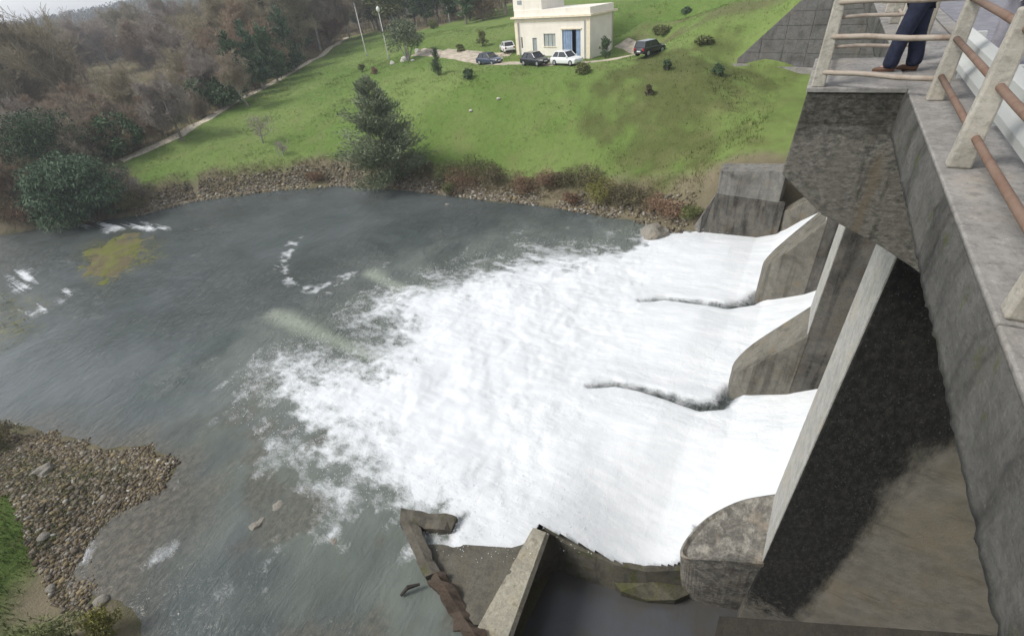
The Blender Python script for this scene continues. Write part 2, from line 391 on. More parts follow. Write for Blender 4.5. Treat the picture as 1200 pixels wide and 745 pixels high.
# ------------------------------------------------------------------ river and white water
BAYS = [(12.05, 18.6), (20.8, 27.4), (29.6, 36.3)]            # between the pier faces
def tail(pts): return [tuple(onz(*p, 0.4)[:2]) for p in pts]
TAIL_B = [(19.2, 0.2)] + tail([(845, 474), (820, 475), (780, 462), (750, 452), (720, 446), (690, 450)])
TAIL_A = [(28.3, 0.2)] + tail([(878, 353), (850, 357), (815, 352), (780, 346), (750, 349)])
FOAM = [(12.0, -9), (11.6, 0.2)] + [tuple(onz(*p, z)[:2]) for p, z in
        [((795, 660), -1.0), ((755, 663), -1.0), ((720, 655), -0.8), ((660, 630), -0.4), ((630, 617), -0.1), ((612, 640), 0), ((585, 660), 0), ((560, 640), 0),
         ((530, 660), 0), ((500, 640), 0), ((545, 605), 0), ((500, 590), 0), ((468, 582), 0), ((425, 562), 0), ((392, 538), 0), ((355, 498), 0), ((328, 455), 0), ((340, 425), 0), ((390, 432), 0), ((430, 420), 0),
         ((455, 400), 0), ((430, 370), 0), ((460, 342), 0), ((520, 330), 0), ((575, 312), 0), ((610, 300), 0), ((650, 300), 0), ((690, 302), 0), ((730, 295), 0), ((765, 279), 0), ((822, 266), 0.3)]] + [(36.5, -9)]
def chute_h(y):      # the sheet sliding out of the bays
    return np.interp(y, [-12, -8, -5, -3.7, -2, 0, 1.5, 4, 8], [7.6, 5.6, 3.9, 2.9, 1.55, 0.55, 0.3, 0.22, 0.0])
def water_h(x, y):
    z = np.where(y < 8, chute_h(y), 0.0) * sstep(9.0, 12.5, x)
    z = z + np.interp(y, [-12, -6, -2.5, -1, 0.3, 1.5], [1.2, 1.4, 1.5, 0.95, 0.25, 0.0]) * sstep(30.5, 35.5, x)      # the farthest sheet rides up its side wall
    for q0, q1 in BAYS:      # each sheet humps up between its piers and sinks into the wakes beside them
        z = z + 0.42 * np.sin(np.pi * np.clip((x + np.clip(y, 0, 9) * 0.14 - q0 + 0.6) / (q1 - q0 + 1.2), 0, 1)) * np.interp(y, [-3, 0, 3, 7, 10], [0, 0.5, 1, 0.55, 0])
    z = z - 1.15 * sstep(16, 10.2, x) * sstep(6.5, 1.0, y)
    z = z - 1.2 * sstep(12.5, 11.8, x) * sstep(0.8, -1.0, y) * 0
    return z
def axis2(lo, hi, step, far_lo, far_hi, g): return axis(lo, hi, step, far_lo, far_hi, g)
wx = axis(5.5, 38, 0.11, -220, 39.5, 1.09); wy = axis(-9.5, 30, 0.11, -11, 240, 1.07)
X, Y = np.meshgrid(wx, wy, indexing='ij'); x = X.ravel(); y = Y.ravel()
fs = poly_sdf(x, y, FOAM)
wob = fbm(x * 0.55, y * 0.55, 5, 61); wob2 = fbm(x * 1.6 + wob * 2, y * 1.6, 4, 71)
calm = sstep(4.0, 0.5, y)                         # smooth glassy sheet just below the bays
edge_soft = 0.3 + 3.5 * sstep(6, 17, y)
sharp = sstep(-edge_soft * 1.25, edge_soft, fs + (wob - 0.5) * 5.5 * sstep(4, 14, y) + (wob2 - 0.5) * (0.25 + 2.2 * sstep(3, 12, y)))
foam = sharp
# wakes behind the piers: a dark slit that closes downstream
def slit(P, w0, ln):
    dd = line_dist(x, y, P); a = np.clip((y - P[0][1]) / ln, 0, 1); return np.exp(-(dd / (w0 * (1.05 - 0.8 * a))) ** 2) * (1 - sstep(0.7, 1.0, a)) * (y > P[0][1] - 0.4)
sB = slit(TAIL_B, 0.36, 8.0); sA = slit(TAIL_A, 0.40, 8.0)
foam = foam - 0.85 * np.maximum(sB, sA)
# boils and patches where the foam thins
strk = fbm(x * 1.1 + wob * 1.5, y * 0.32, 4, 65)
foam = foam - 0.36 * sstep(0.5, 0.72, strk) * sstep(9, 18, y) * sstep(6, 0.5, fs) - 0.35 * sstep(0.55, 0.75, wob) * sstep(11, 20, y) * sstep(6, 0, fs)
# eddies and streaks out on the pool
ED = [tuple(onz(*p)[:2]) for p in [(347, 280), (336, 300), (330, 312), (337, 328), (352, 338), (372, 339), (395, 331), (408, 322)]]
foam = np.maximum(foam, 0.60 * np.exp(-(line_dist(x, y, ED) / (0.28 + 0.6 * wob2)) ** 2) * sstep(0.24, 0.64, wob2))
for P in ([(20, 372), (45, 362), (60, 352), (72, 345)], [(26, 368), (50, 360), (70, 348)], [(22, 322), (36, 334)], [(18, 318), (30, 338)], [(150, 261), (188, 268)], [(140, 265), (178, 263)], [(90, 262), (120, 266)], [(88, 630), (100, 640)], [(95, 655), (110, 645)], [(180, 655), (200, 645)],
          [(385, 625), (412, 612), (440, 602)], [(130, 268), (150, 262)]):
    Q = [tuple(onz(*p)[:2]) for p in P]
    foam = np.maximum(foam, (0.5 if P[0][0] > 60 and P[0][1] > 400 else 1.0) * np.exp(-(line_dist(x, y, Q) / (0.15 + (0.45 if P[0][1] > 400 else 1.1) * wob2)) ** 2) * sstep(0.28, 0.62, wob2))
far_fl = 0.30 * sstep(0.5, 0.8, fbm(x * 0.35, y * 0.9, 4, 81)) * sstep(-14, 0, fs)
foam = np.maximum(foam, far_fl)
foam = np.clip(foam, 0, 1)
turb = np.clip(sstep(-9, 1, fs + (wob - 0.5) * 9) * sstep(3, 8, y), 0, 1) * 0.36
GS = [tuple(onz(*p)[:2]) for p in [(322, 368), (360, 385), (400, 402), (440, 418), (480, 428)]]
GS2 = [tuple(onz(*p)[:2]) for p in [(435, 320), (470, 338), (520, 345), (570, 352)]]
turb = np.maximum(turb, np.exp(-(np.minimum(line_dist(x, y, GS), line_dist(x, y, GS2)) / (0.35 + wob * 0.9)) ** 2) * 1.0)
SHOAL = [tuple(onz(*p)[:2]) for p in [(0, 500), (165, 525), (225, 550), (230, 600), (170, 660), (150, 745), (60, 745), (60, 680)]]
BARW = [tuple(onz(*p)[:2]) for p in [(105, 285), (140, 275), (185, 285), (195, 300), (150, 318), (115, 330), (100, 310)]]
BARL = [tuple(onz(*p)[:2]) for p in [(0, 345), (30, 360), (40, 385), (0, 420)]]
bedv = sstep(-2.4, 1.2, poly_sdf(x, y, SHOAL) + (wob - 0.5) * 3) * 0.9
bedv = np.maximum(bedv, 0.6 * sstep(0.55, 0.75, fbm(x * 0.45, y * 0.45, 3, 91)) * sstep(12, 8, x) * sstep(30, 20, y))
weed = np.maximum(sstep(-1.2, 1.4, poly_sdf(x, y, BARW) + (wob - 0.5) * 3.5), sstep(-1.2, 1.4, poly_sdf(x, y, BARL) + (wob - 0.5) * 3.5))
z = water_h(x, y)
inside = sstep(-0.5, 2.0, fs)
amp = 0.05 + inside * (0.17 * sstep(3, 9, y) * (1 - 0.45 * sstep(16, 26, y)) + 0.015)
turbn = fbm(x * 0.42 + wob, y * 0.36, 5, 101) - 0.5
z = z + turbn * amp * 2.0 * sstep(2.5, 9, y) + inside * sstep(4, 10, y) * 0.14 + (wob2 - 0.5) * 0.06 * inside * sstep(3, 8, y)
z = z + (fbm(x * 1.1, y * 0.25, 3, 111) - 0.5) * 0.10 * inside * sstep(3.5, 0.5, y)      # long ribs in the sliding sheet
z = z - 0.55 * np.maximum(sB, sA) + (fbm(x * 0.8, y * 0.8, 3, 121) - 0.5) * 0.05
far_w = sstep(20, 45, np.hypot(x, y)); z = z * 1.0
# leave out the pool below the near wall and the ground the dam stands on
POOL_EDGE = [(-6.0, 5.9), (4.2, 5.6), (8.62, 5.75)] + [tuple(onz(*p, zz)[:2]) for p, zz in [((660, 632), -0.4), ((720, 657), -0.8), ((755, 665), -1.0), ((797, 662), -1.0)]] + [(10.9, 0.0), (10.9, -30), (-30, -30), (-30, 5.9)]
drop = poly_sdf(x, y, POOL_EDGE) > 0.0
land = poly_sdf(x, y, RIVER) < -2.5
keep = ~(drop | land)
idx = np.arange(X.size).reshape(X.shape); K = keep.reshape(X.shape)
fk = K[:-1, :-1] & K[1:, :-1] & K[1:, 1:] & K[:-1, 1:]
F = np.stack([idx[:-1, :-1], idx[1:, :-1], idx[1:, 1:], idx[:-1, 1:]], -1)[fk]
used = np.unique(F); remap = np.zeros(X.size, np.int32); remap[used] = np.arange(len(used))

def water_mat(name, pool=False):
    n = NT(name, 0.1, 0.5)
    n.b.inputs['IOR'].default_value = 1.33
    p = n.pos()
    if pool: fo = 0.0
    else:
        fa = n.attr("foam")
        cell = n.voro(2.8, n.pos((1, 0.7, 1)), feat='SMOOTH_F1'); fine = n.noise(4.6, 7, n.pos((1.25, 0.6, 1)), rough=0.72, dist=1.1); fine2 = n.noise(17, 4, rough=0.75)
        lace = n.math('ADD', n.math('MULTIPLY', fine, 0.75), n.math('ADD', n.math('MULTIPLY', cell, 0.35), n.math('MULTIPLY', fine2, 0.25)))
        k = n.math('ADD', fa, n.math('MULTIPLY', n.math('MULTIPLY', n.math('SUBTRACT', lace, 0.63), 1.45), n.step(fa, 0.72, 1.0, 1.0, 0.22)))
        k = n.math('MULTIPLY', k, n.step(fa, 0.03, 0.2))
        fo = n.step(k, 0.14, 0.95)
        sp = n.math('MULTIPLY', n.step(n.noise(7, 3, n.pos((1, 1, 1), (3, 9, 1)), rough=0.75), 0.70, 0.78), 0.35)   # stray flecks
        fo = n.math('MAXIMUM', fo, n.math('MULTIPLY', sp, n.step(n.noise(0.25, 2), 0.45, 0.65)))
    deep = n.mix(n.step(n.noise(0.16, 3), 0.35, 0.65), (0.060, 0.073, 0.068), (0.088, 0.100, 0.097))
    bedc = n.mix(n.step(n.noise(3.5, 5, rough=0.7), 0.35, 0.68), (0.062, 0.057, 0.042), (0.135, 0.12, 0.092))
    wc = deep
    if not pool:
        wc = n.mix(n.attr("turb"), wc, n.mix(n.noise(0.8, 4), (0.21, 0.235, 0.19), (0.30, 0.33, 0.27)))
        wc = n.mix(n.attr("bed"), wc, bedc)
        wc = n.mix(n.math('MULTIPLY', n.attr("weed"), n.step(n.noise(1.7, 5, rough=0.7), 0.42, 0.62)), wc, n.mix(n.step(n.noise(2.2, 4), 0.35, 0.65), (0.13, 0.115, 0.065), (0.165, 0.175, 0.04)))
    else:
        wc = n.mix(n.step(n.noise(0.5, 4), 0.4, 0.62), (0.075, 0.071, 0.064), (0.076, 0.080, 0.086))
    if not pool:
        white = n.mix(n.step(n.noise(1.0, 5, n.pos((2.4, 0.5, 1)), rough=0.65), 0.35, 0.7), (0.64, 0.66, 0.67), (0.735, 0.748, 0.755))
        c = n.mix(fo, wc, white); n.rough(n.step(fo, 0.1, 0.6, 0.10, 0.85))
    else: c = wc
    n.color(c)
    rip = n.math('ADD', n.noise(3.4, 5, n.pos((0.75, 1.5, 1)), rough=0.66, dist=0.9), n.math('MULTIPLY', n.noise(1.15, 4, n.pos((0.7, 1.5, 1), (3, 1, 0)), rough=0.6, dist=1.0), 2.4))
    if pool: n.normal(n.bump(rip, 0.10, 0.08))
    else:
        hh = n.math('ADD', n.math('MULTIPLY', rip, n.math('SUBTRACT', 1.0, n.math('MULTIPLY', fo, 0.9))), n.math('MULTIPLY', fo, n.math('MULTIPLY', n.noise(4, 5, n.pos((1.2, 0.4, 1)), rough=0.65), 0.40)))
        n.normal(n.bump(n.math('MULTIPLY', n.math('MULTIPLY', hh, n.math('MAXIMUM', n.attr('rip'), fo)), n.step(n.noise(0.09, 3, dist=0.6), 0.35, 0.65, 0.35, 1.1)), 0.62, 0.22))
    return n.m
M_WATER = water_mat("river_water")
me = fast_mesh("river_water", np.stack([x, y, z], 1)[used], remap[F], M_WATER, True)
rip_amp = 0.22 + 0.78 * sstep(9, 19, x + 0.25 * y - 2)
for nm, v in (("rip", rip_amp), ("foam", foam), ("turb", turb), ("bed", bedv), ("weed", weed)): fattr(me, nm, np.clip(v, 0, 1)[used])
tag(put("river_water", me), kind='structure')
ISL = [tuple(onz(*p)[:2]) for p in [(100, 300), (118, 284), (150, 276), (172, 280), (165, 298), (146, 316), (122, 330), (104, 322)]]
ix = np.arange(8, 22, 0.2); iy = np.arange(46, 66, 0.2); IX, IY = np.meshgrid(ix, iy, indexing='ij'); isd = poly_sdf(IX, IY, ISL) + (fbm(IX * 0.8, IY * 0.8, 4, 181) - 0.5) * 2.6
IZ = np.where(isd > -0.6, 0.14 * sstep(-0.6, 2.2, isd) + (fbm(IX * 2.2, IY * 2.2, 4, 183) - 0.5) * 0.16 - 0.02, -0.6)
ii = np.arange(IX.size).reshape(IX.shape); Fi = np.stack([ii[:-1, :-1], ii[1:, :-1], ii[1:, 1:], ii[:-1, 1:]], -1).reshape(-1, 4)
me = fast_mesh("islet", np.stack([IX, IY, IZ], -1).reshape(-1, 3), Fi, M_GROUND, True); fi = fbm(IX.ravel() * 0.9, IY.ravel() * 0.9, 4, 185)
cattr(me, "tint", L(np.array([0.14, 0.115, 0.07]), np.array([0.14, 0.15, 0.04]), sstep(0.42, 0.6, fi))); tag(put("islet", me), kind='structure')
# still pool between the near pier and the low wall
pm = MB(); pm.add([(-6, -3, -2.6), (11.6, -3, -2.6), (11.6, 6.4, -2.6), (-6, 6.4, -2.6)], [(0, 1, 2, 3)])
tag(pm.build("pool_water", water_mat("pool_water", True)), kind='structure')

# flying spray over the torn edges of the foam: droplets nobody could count
OCT_V = np.array([(1, 0, 0), (-1, 0, 0), (0, 1, 0), (0, -1, 0), (0, 0, 1), (0, 0, -1)], float)
OCT_F = np.array([(0, 2, 4), (2, 1, 4), (1, 3, 4), (3, 0, 4), (2, 0, 5), (1, 2, 5), (3, 1, 5), (0, 3, 5)])
def scatter_solids(name, pts, size, BV, BF, m, cols=None, squash=0.6, rough=0.3, rng=None, parent=None):
    rng = rng or np.random.default_rng(3); n = len(pts); k = len(BV)
    V = np.repeat(BV[None], n, 0) * (1 + rng.uniform(-rough, rough, (n, k, 1)))
    V = V * np.stack([rng.uniform(0.7, 1.3, n), rng.uniform(0.7, 1.3, n), rng.uniform(squash * 0.7, squash * 1.3, n)], 1)[:, None, :]
    a = rng.uniform(0, 6.283, n); t = rng.uniform(-0.5, 0.5, n)
    ca, sa, ct, st = np.cos(a), np.sin(a), np.cos(t), np.sin(t)
    Rz = np.zeros((n, 3, 3)); Rz[:, 0, 0] = ca; Rz[:, 0, 1] = -sa; Rz[:, 1, 0] = sa; Rz[:, 1, 1] = ca; Rz[:, 2, 2] = 1
    Rx = np.zeros((n, 3, 3)); Rx[:, 0, 0] = 1; Rx[:, 1, 1] = ct; Rx[:, 1, 2] = -st; Rx[:, 2, 1] = st; Rx[:, 2, 2] = ct
    V = np.einsum('nij,nkj->nki', Rz @ Rx, V) * np.asarray(size)[:, None, None] + np.asarray(pts)[:, None, :]
    F = (BF[None] + (np.arange(n) * k)[:, None, None]).reshape(-1, 3)
    me = fast_mesh(name, V.reshape(-1, 3), F, m)
    if cols is not None: cattr(me, "tint", np.repeat(cols, k, 0))
    return put(name, me, parent)
M_SPRAY = plain("spray_white", (0.82, 0.84, 0.85), 0.9, 0.03)
rng = np.random.default_rng(11)
sel = np.where(keep & (np.abs(fs) < 2.6) & (y > 3.5) & (foam > 0.12) & (x > 6.0))[0]
sel = rng.choice(sel, 12000)
P = np.stack([x[sel], y[sel], z[sel] + rng.exponential(0.10, len(sel))], 1) + rng.normal(0, 0.3, (len(sel), 3)) * np.array([1, 1, 0.3])
tag(scatter_solids("spray", P, rng.uniform(0.006, 0.026, len(sel)), OCT_V, OCT_F, M_SPRAY, squash=1.0), kind='stuff')

# ------------------------------------------------------------------ concrete and metal
M_CONC = concrete("concrete_weathered", (0.24, 0.23, 0.205), amount=0.5)
n = NT("concrete_platform_face", 0.9, 0.2); sx = n.sep()
f1 = n.noise(9, 9, n.pos((1, 1, 1.7)), rough=0.82); f2 = n.noise(2.2, 6, rough=0.7); f3 = n.noise(1.1, 5, n.pos((1, 3.2, 0.4)), rough=0.65)
cc = n.mix(n.step(f1, 0.36, 0.66), (0.075, 0.071, 0.062), (0.30, 0.285, 0.25))
cc = n.mix(n.step(f2, 0.35, 0.65, 0, 0.6), cc, (0.19, 0.175, 0.15))
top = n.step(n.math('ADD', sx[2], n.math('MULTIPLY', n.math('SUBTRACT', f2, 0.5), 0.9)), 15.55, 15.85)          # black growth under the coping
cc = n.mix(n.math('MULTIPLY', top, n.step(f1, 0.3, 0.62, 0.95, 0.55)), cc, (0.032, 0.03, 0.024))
cc = n.mix(n.step(f3, 0.55, 0.72, 0, 0.75), cc, (0.05, 0.046, 0.038))
ry = n.math('SUBTRACT', 1.0, n.step(n.math('ABSOLUTE', n.math('ADD', n.math('ADD', sx[1], 1.0), n.math('MULTIPLY', n.math('SUBTRACT', f2, 0.5), 0.25))), 0.0, 0.11))
cc = n.mix(n.math('MULTIPLY', n.math('MULTIPLY', ry, n.step(sx[2], 15.6, 15.3)), 0.6), cc, (0.19, 0.145, 0.095))      # rusty run
n.color(cc)
wv = n.t.nodes.new("ShaderNodeTexWave"); wv.bands_direction = 'Z'; wv.wave_profile = 'SAW'; n.t.links.new(n.pos(), wv.inputs[0]); wv.inputs['Scale'].default_value = 2.6; wv.inputs['Distortion'].default_value = 0.5; wv.inputs['Detail'].default_value = 3
n.normal(n.bump(n.math('ADD', n.math('MULTIPLY', f1, 1.2), n.math('MULTIPLY', wv.outputs[0], 0.5)), 0.9, 0.04)); M_BLOCK = n.m
M_DECK = concrete("concrete_deck_top", (0.30, 0.285, 0.265), (0.10, 0.095, 0.085), 0.4, lines='', streak=0.5, relief=0.012)
M_FASCIA = concrete("concrete_fascia_mossy", (0.135, 0.13, 0.12), (0.03, 0.029, 0.026), 0.65, moss=0.42, lines='')
M_NOSE = concrete("concrete_pier_nose", (0.20, 0.187, 0.155), (0.06, 0.055, 0.045), 0.5, moss=0.3, warm=0.3)
M_STRIP = concrete("concrete_skylit_end", (0.46, 0.45, 0.41), (0.22, 0.21, 0.19), 0.12, streak=0.5)  # paler than the sides: sky light on the end faces put into the colour
M_SIDE = concrete("concrete_pier_side", (0.15, 0.14, 0.12), (0.03, 0.028, 0.025), 0.7, warm=0.25)
M_WING = concrete("concrete_wing_panel", (0.165, 0.158, 0.15), (0.08, 0.075, 0.068), 0.5, streak=1.0)
M_SLAB = concrete("concrete_wet_slab", (0.135, 0.125, 0.10), (0.06, 0.055, 0.045), 0.35, lines='', streak=0.2)
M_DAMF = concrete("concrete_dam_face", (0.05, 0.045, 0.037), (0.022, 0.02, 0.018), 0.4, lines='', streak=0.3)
M_LOWWALL = concrete("concrete_low_wall", (0.40, 0.37, 0.29), (0.13, 0.11, 0.08), 0.35, moss=0.15, lines='')
M_POST = concrete("concrete_post", (0.43, 0.40, 0.34), (0.15, 0.135, 0.11), 0.4, lines='', moss=0.1, relief=0.008)

# side of the near pier: pale concrete blackened below the bridge by real staining and painted-in shade
n = NT("concrete_stained_shaded_side", 0.85, 0.25)
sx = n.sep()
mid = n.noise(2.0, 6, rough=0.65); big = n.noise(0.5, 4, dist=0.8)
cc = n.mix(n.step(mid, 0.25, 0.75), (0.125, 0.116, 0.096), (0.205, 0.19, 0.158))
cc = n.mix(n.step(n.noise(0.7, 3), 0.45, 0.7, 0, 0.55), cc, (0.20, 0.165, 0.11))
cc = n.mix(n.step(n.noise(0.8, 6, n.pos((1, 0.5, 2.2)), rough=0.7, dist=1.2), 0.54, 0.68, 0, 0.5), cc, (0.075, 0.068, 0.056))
# upstream edge of the blackened area leans with height and is torn by noise
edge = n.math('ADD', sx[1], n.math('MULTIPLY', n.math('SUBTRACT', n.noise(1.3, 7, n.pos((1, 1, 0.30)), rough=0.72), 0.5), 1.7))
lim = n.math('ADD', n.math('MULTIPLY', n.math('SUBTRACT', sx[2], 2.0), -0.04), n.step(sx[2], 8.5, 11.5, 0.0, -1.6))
stain_shade = n.step(n.math('SUBTRACT', edge, n.math('ADD', lim, -3.55)), -0.32, 0.28)
stain_shade = n.math('MULTIPLY', stain_shade, n.step(n.noise(6, 5, rough=0.7), 0.15, 0.5, 0.82, 1.0))
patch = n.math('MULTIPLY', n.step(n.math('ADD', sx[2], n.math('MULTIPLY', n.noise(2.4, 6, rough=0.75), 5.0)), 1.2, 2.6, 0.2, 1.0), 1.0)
cc = n.mix(n.math('MULTIPLY', stain_shade, patch), cc, n.mix(n.step(n.noise(9, 6, n.pos((1, 1, 0.5)), rough=0.8), 0.4, 0.8), (0.010, 0.010, 0.0095), (0.045, 0.043, 0.038)))
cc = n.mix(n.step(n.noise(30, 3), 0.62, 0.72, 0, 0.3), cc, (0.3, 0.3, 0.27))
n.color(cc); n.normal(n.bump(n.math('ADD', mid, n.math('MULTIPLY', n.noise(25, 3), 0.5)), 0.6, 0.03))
M_STAIN_SHADE = n.m

n = NT("concrete_near_nose", 0.9, 0.2); sx = n.sep()
f1 = n.noise(8, 9, rough=0.82); f2 = n.noise(1.6, 6, rough=0.7, dist=0.5)
cc = n.mix(n.step(f1, 0.35, 0.68), (0.13, 0.122, 0.105), (0.36, 0.335, 0.285))
cc = n.mix(n.step(f2, 0.42, 0.62, 0, 0.8), cc, n.mix(f1, (0.03, 0.029, 0.026), (0.14, 0.13, 0.115)))
cc = n.mix(n.step(n.noise(2.6, 5, n.pos((1, 1, 0.3)), rough=0.7), 0.5, 0.68, 0, 0.6), cc, (0.06, 0.055, 0.047))
cc = n.mix(n.step(n.noise(1.2, 3), 0.55, 0.7, 0, 0.4), cc, (0.30, 0.24, 0.17))
n.color(cc); n.normal(n.bump(n.math('ADD', f1, f2), 0.9, 0.05)); M_NEARNOSE = n.m

def rusty(name, base, rust, amount):
    n = NT(name, 0.75, 0.3); k = n.step(n.noise(3.3, 8, rough=0.8), 0.6 - amount * 0.4, 0.95 - amount * 0.35)
    r = n.mix(n.noise(26, 4), tuple(q * 0.6 for q in rust), tuple(q * 1.3 for q in rust))
    n.color(n.mix(k, base, r)); n.normal(n.bump(n.noise(60, 4), 0.5, 0.004)); return n.m
M_RUST = rusty("rusty_pipe", (0.20, 0.135, 0.10), (0.135, 0.068, 0.042), 0.55)
M_RUST2 = rusty("painted_pipe_rusting", (0.34, 0.29, 0.24), (0.17, 0.105, 0.07), 0.42)
M_GALV = rusty("galvanised_beam", (0.46, 0.47, 0.45), (0.25, 0.24, 0.21), 0.12)
M_DARKM = plain("dark_metal", (0.05, 0.045, 0.04), 0.5, 0.2)

# ------------------------------------------------------------------ spillway piers
def nose_poly(x0, x1, ya, yt, n=14):
    """outline of the nose, counter-clockwise from the upstream far corner"""
    xc = (x0 + x1) / 2; rx = (x1 - x0) / 2; ry = rx; ys = yt - ry
    p = [(x0, ya), (x1, ya)]
    for k in range(n + 1):
        a = math.pi * k / n; p.append((xc + rx * math.cos(a), ys + ry * math.sin(a)))
    return p
def pier(x0, x1, zt, zn, slope, yt, zb, ms, label, rim=None, foot=None):
    org = ((x0 + x1) / 2, -2, zb)
    t = thing("spillway_pier", org, label, "pier", "piers between the spillway bays")
    b = MB().box((x0, -9.0, zb), (x1, -1.93, zt)); b.build("pier_body", ms, t, org, bevel=0.03)
    s = MB().box((x0 + 0.03, -1.94, zn - 0.6), (x1 - 0.03, -1.90, zt)); s.build("pier_end_face", M_STRIP, t, org, bevel=0.01)
    pts = nose_poly(x0 - 0.02, x1 + 0.02, -1.97, yt)
    m = MB(); zf = lambda X_, Y_: zn - slope * (Y_ + 1.93)
    # side wall in courses so the rim can be rounded, then a top fan slightly dished
    if rim:
        pts = [(p[0], p[1]) for p in rim]; k = len(pts); zr = {(p[0], p[1]): p[2] for p in rim}
        c0 = (sum(p[0] for p in rim) / k, -1.0); zc = 1.75
        rows = [list(foot), [(p[0], p[1], p[2] - 0.07) for p in rim]]
        rows.append([(p[0] + (c0[0] - p[0]) * 0.05, p[1] + (c0[1] - p[1]) * 0.05, p[2]) for p in rim])
        rows.append([(p[0] + (c0[0] - p[0]) * 0.14, p[1] + (c0[1] - p[1]) * 0.14, p[2] - 0.10) for p in rim])
        rows.append([(p[0] + (c0[0] - p[0]) * 0.5, p[1] + (c0[1] - p[1]) * 0.5, (p[2] + zc) / 2 - 0.16) for p in rim])
        vs = [v for r_ in rows for v in r_]; fs_ = []
        for r_ in range(len(rows) - 1):
            for i in range(k): fs_.append((r_ * k + i, r_ * k + (i + 1) % k, (r_ + 1) * k + (i + 1) % k, (r_ + 1) * k + i))
        vs.append((c0[0], c0[1], zc - 0.16)); q = len(vs) - 1
        for i in range(k): fs_.append(((len(rows) - 1) * k + i, (len(rows) - 1) * k + (i + 1) % k, q))
        m.add(vs, fs_); m.build("pier_nose", M_NEARNOSE, t, org, smooth=False); return t
    k = len(pts); rows = [[(p[0], p[1], zb) for p in pts]]
    rows.append([(p[0], p[1], zf(*p) - 0.06) for p in pts])
    c0 = ((x0 + x1) / 2, (yt - 1.9) / 2)
    rows.append([(p[0] + (c0[0] - p[0]) * 0.05, p[1] + (c0[1] - p[1]) * 0.05, zf(*p)) for p in pts])
    rows.append([(p[0] + (c0[0] - p[0]) * 0.3, p[1] + (c0[1] - p[1]) * 0.3, zf(p[0], p[1] + (c0[1] - p[1]) * 0.3) - 0.05) for p in pts])
    vs = [v for r_ in rows for v in r_]; fs_ = []
    for r_ in range(len(rows) - 1):
        for i in range(k): fs_.append((r_ * k + i, r_ * k + (i + 1) % k, (r_ + 1) * k + (i + 1) % k, (r_ + 1) * k + i))
    vs.append((c0[0], c0[1], zf(*c0) - 0.08)); q = len(vs) - 1
    for i in range(k): fs_.append(((len(rows) - 1) * k + i, (len(rows) - 1) * k + (i + 1) % k, q))
    m.add(vs, fs_); m.build("pier_nose", M_NOSE, t, org)
    return t
def smooth_loop(P, n):
    P = np.array(P, float); k = len(P); out = []
    for i in range(k - 1):
        p0, p1, p2, p3 = P[max(i - 1, 0)], P[i], P[i + 1], P[min(i + 2, k - 1)]
        for u in np.linspace(0, 1, n, endpoint=False): out.append(0.5 * ((2 * p1) + (-p0 + p2) * u + (2 * p0 - 5 * p1 + 4 * p2 - p3) * u * u + (-p0 + 3 * p1 - 3 * p2 + p3) * u ** 3))
    out.append(P[-1]); return [tuple(q) for q in out]
NRIM = smooth_loop([(12.15, -1.97, 2.7), (11.8, -0.95, 2.05), (11.05, -0.1, 1.5), (10.25, 0.36, 1.12), (9.65, 0.5, 0.95), (9.42, 0.34, 1.0), (9.40, -0.05, 1.25), (9.52, -0.95, 1.78), (9.72, -1.97, 2.15)], 5)
_f = [onz(800, 676, -3.0), onz(797, 690, -3.0), onz(808, 704, -3.0), onz(835, 714, -3.0), onz(880, 720, -3.0)]
NFOOT = smooth_loop([(12.3, -1.97, -3.0), (12.3, -0.9, -3.0), (11.6, 0.0, -3.0), (10.9, 0.3, -3.0)] + [tuple(q) for q in _f], 5)
PIER_NEAR = pier(9.75, 12.0, 15.85, 2.15, 1.33, 0.6, -5.5, M_STAIN_SHADE, "near spillway pier with a broad black area of staining and painted-in shade down its side under the bridge", rim=NRIM[::-1], foot=NFOOT[::-1])
pier(18.6, 20.8, 15.85, 4.95, 1.40, 0.55, -2.5, M_SIDE, "middle spillway pier with narrow end face coloured sky-bright and pointed mossy nose")
pier(27.4, 29.6, 15.85, 6.1, 1.45, 0.5, -2.5, M_SIDE, "far spillway pier, its nose between the two farther water chutes")

# ------------------------------------------------------------------ abutment on the far side
t = thing("training_wall", (37, 2, 0), "curved grey training wall closing the spillway below the far lawn", "wall")
o_ = (37, 2, 0)
MB().prism([(36.9, 4.9), (36.75, 0.6), (38.4, 0.4), (38.6, 5.0)], -1.5, lambda X_, Y_: 5.0 + (4.9 - Y_) * 0.09).build("wall_upper", M_CONC, t, o_, bevel=0.04)
MB().add([(36.9, 4.9, 3.25), (36.75, 0.2, 3.2), (36.2, 0.2, -0.8), (36.25, 5.7, -0.8), (36.6, 5.75, -0.5), (37.2, 4.95, 3.3)],
         [(0, 1, 2, 3), (5, 0, 3, 4)]).build("wall_apron", M_SIDE, t, o_)
MB().prism([(36.22, 5.6), (36.5, 5.45), (37.2, 4.75), (37.5, 5.05), (36.6, 6.1)], -1.0, lambda X_, Y_: np.interp(Y_, [4.8, 6.0], [3.6, 0.55])).build("wall_end", M_CONC, t, o_)
MB().prism([(36.32, -3.0), (37.6, -3.0), (37.6, 0.1), (36.9, 0.25), (36.4, -0.25)], -1.0, lambda X_, Y_: 3.7 - 0.9 * (Y_ + 1.2)).build("half_nose", M_NOSE, t, o_, bevel=0.08)
MB().box((36.35, -9, -1), (38.6, -2.6, 15.85)).build("abutment_block", M_SIDE, t, o_)

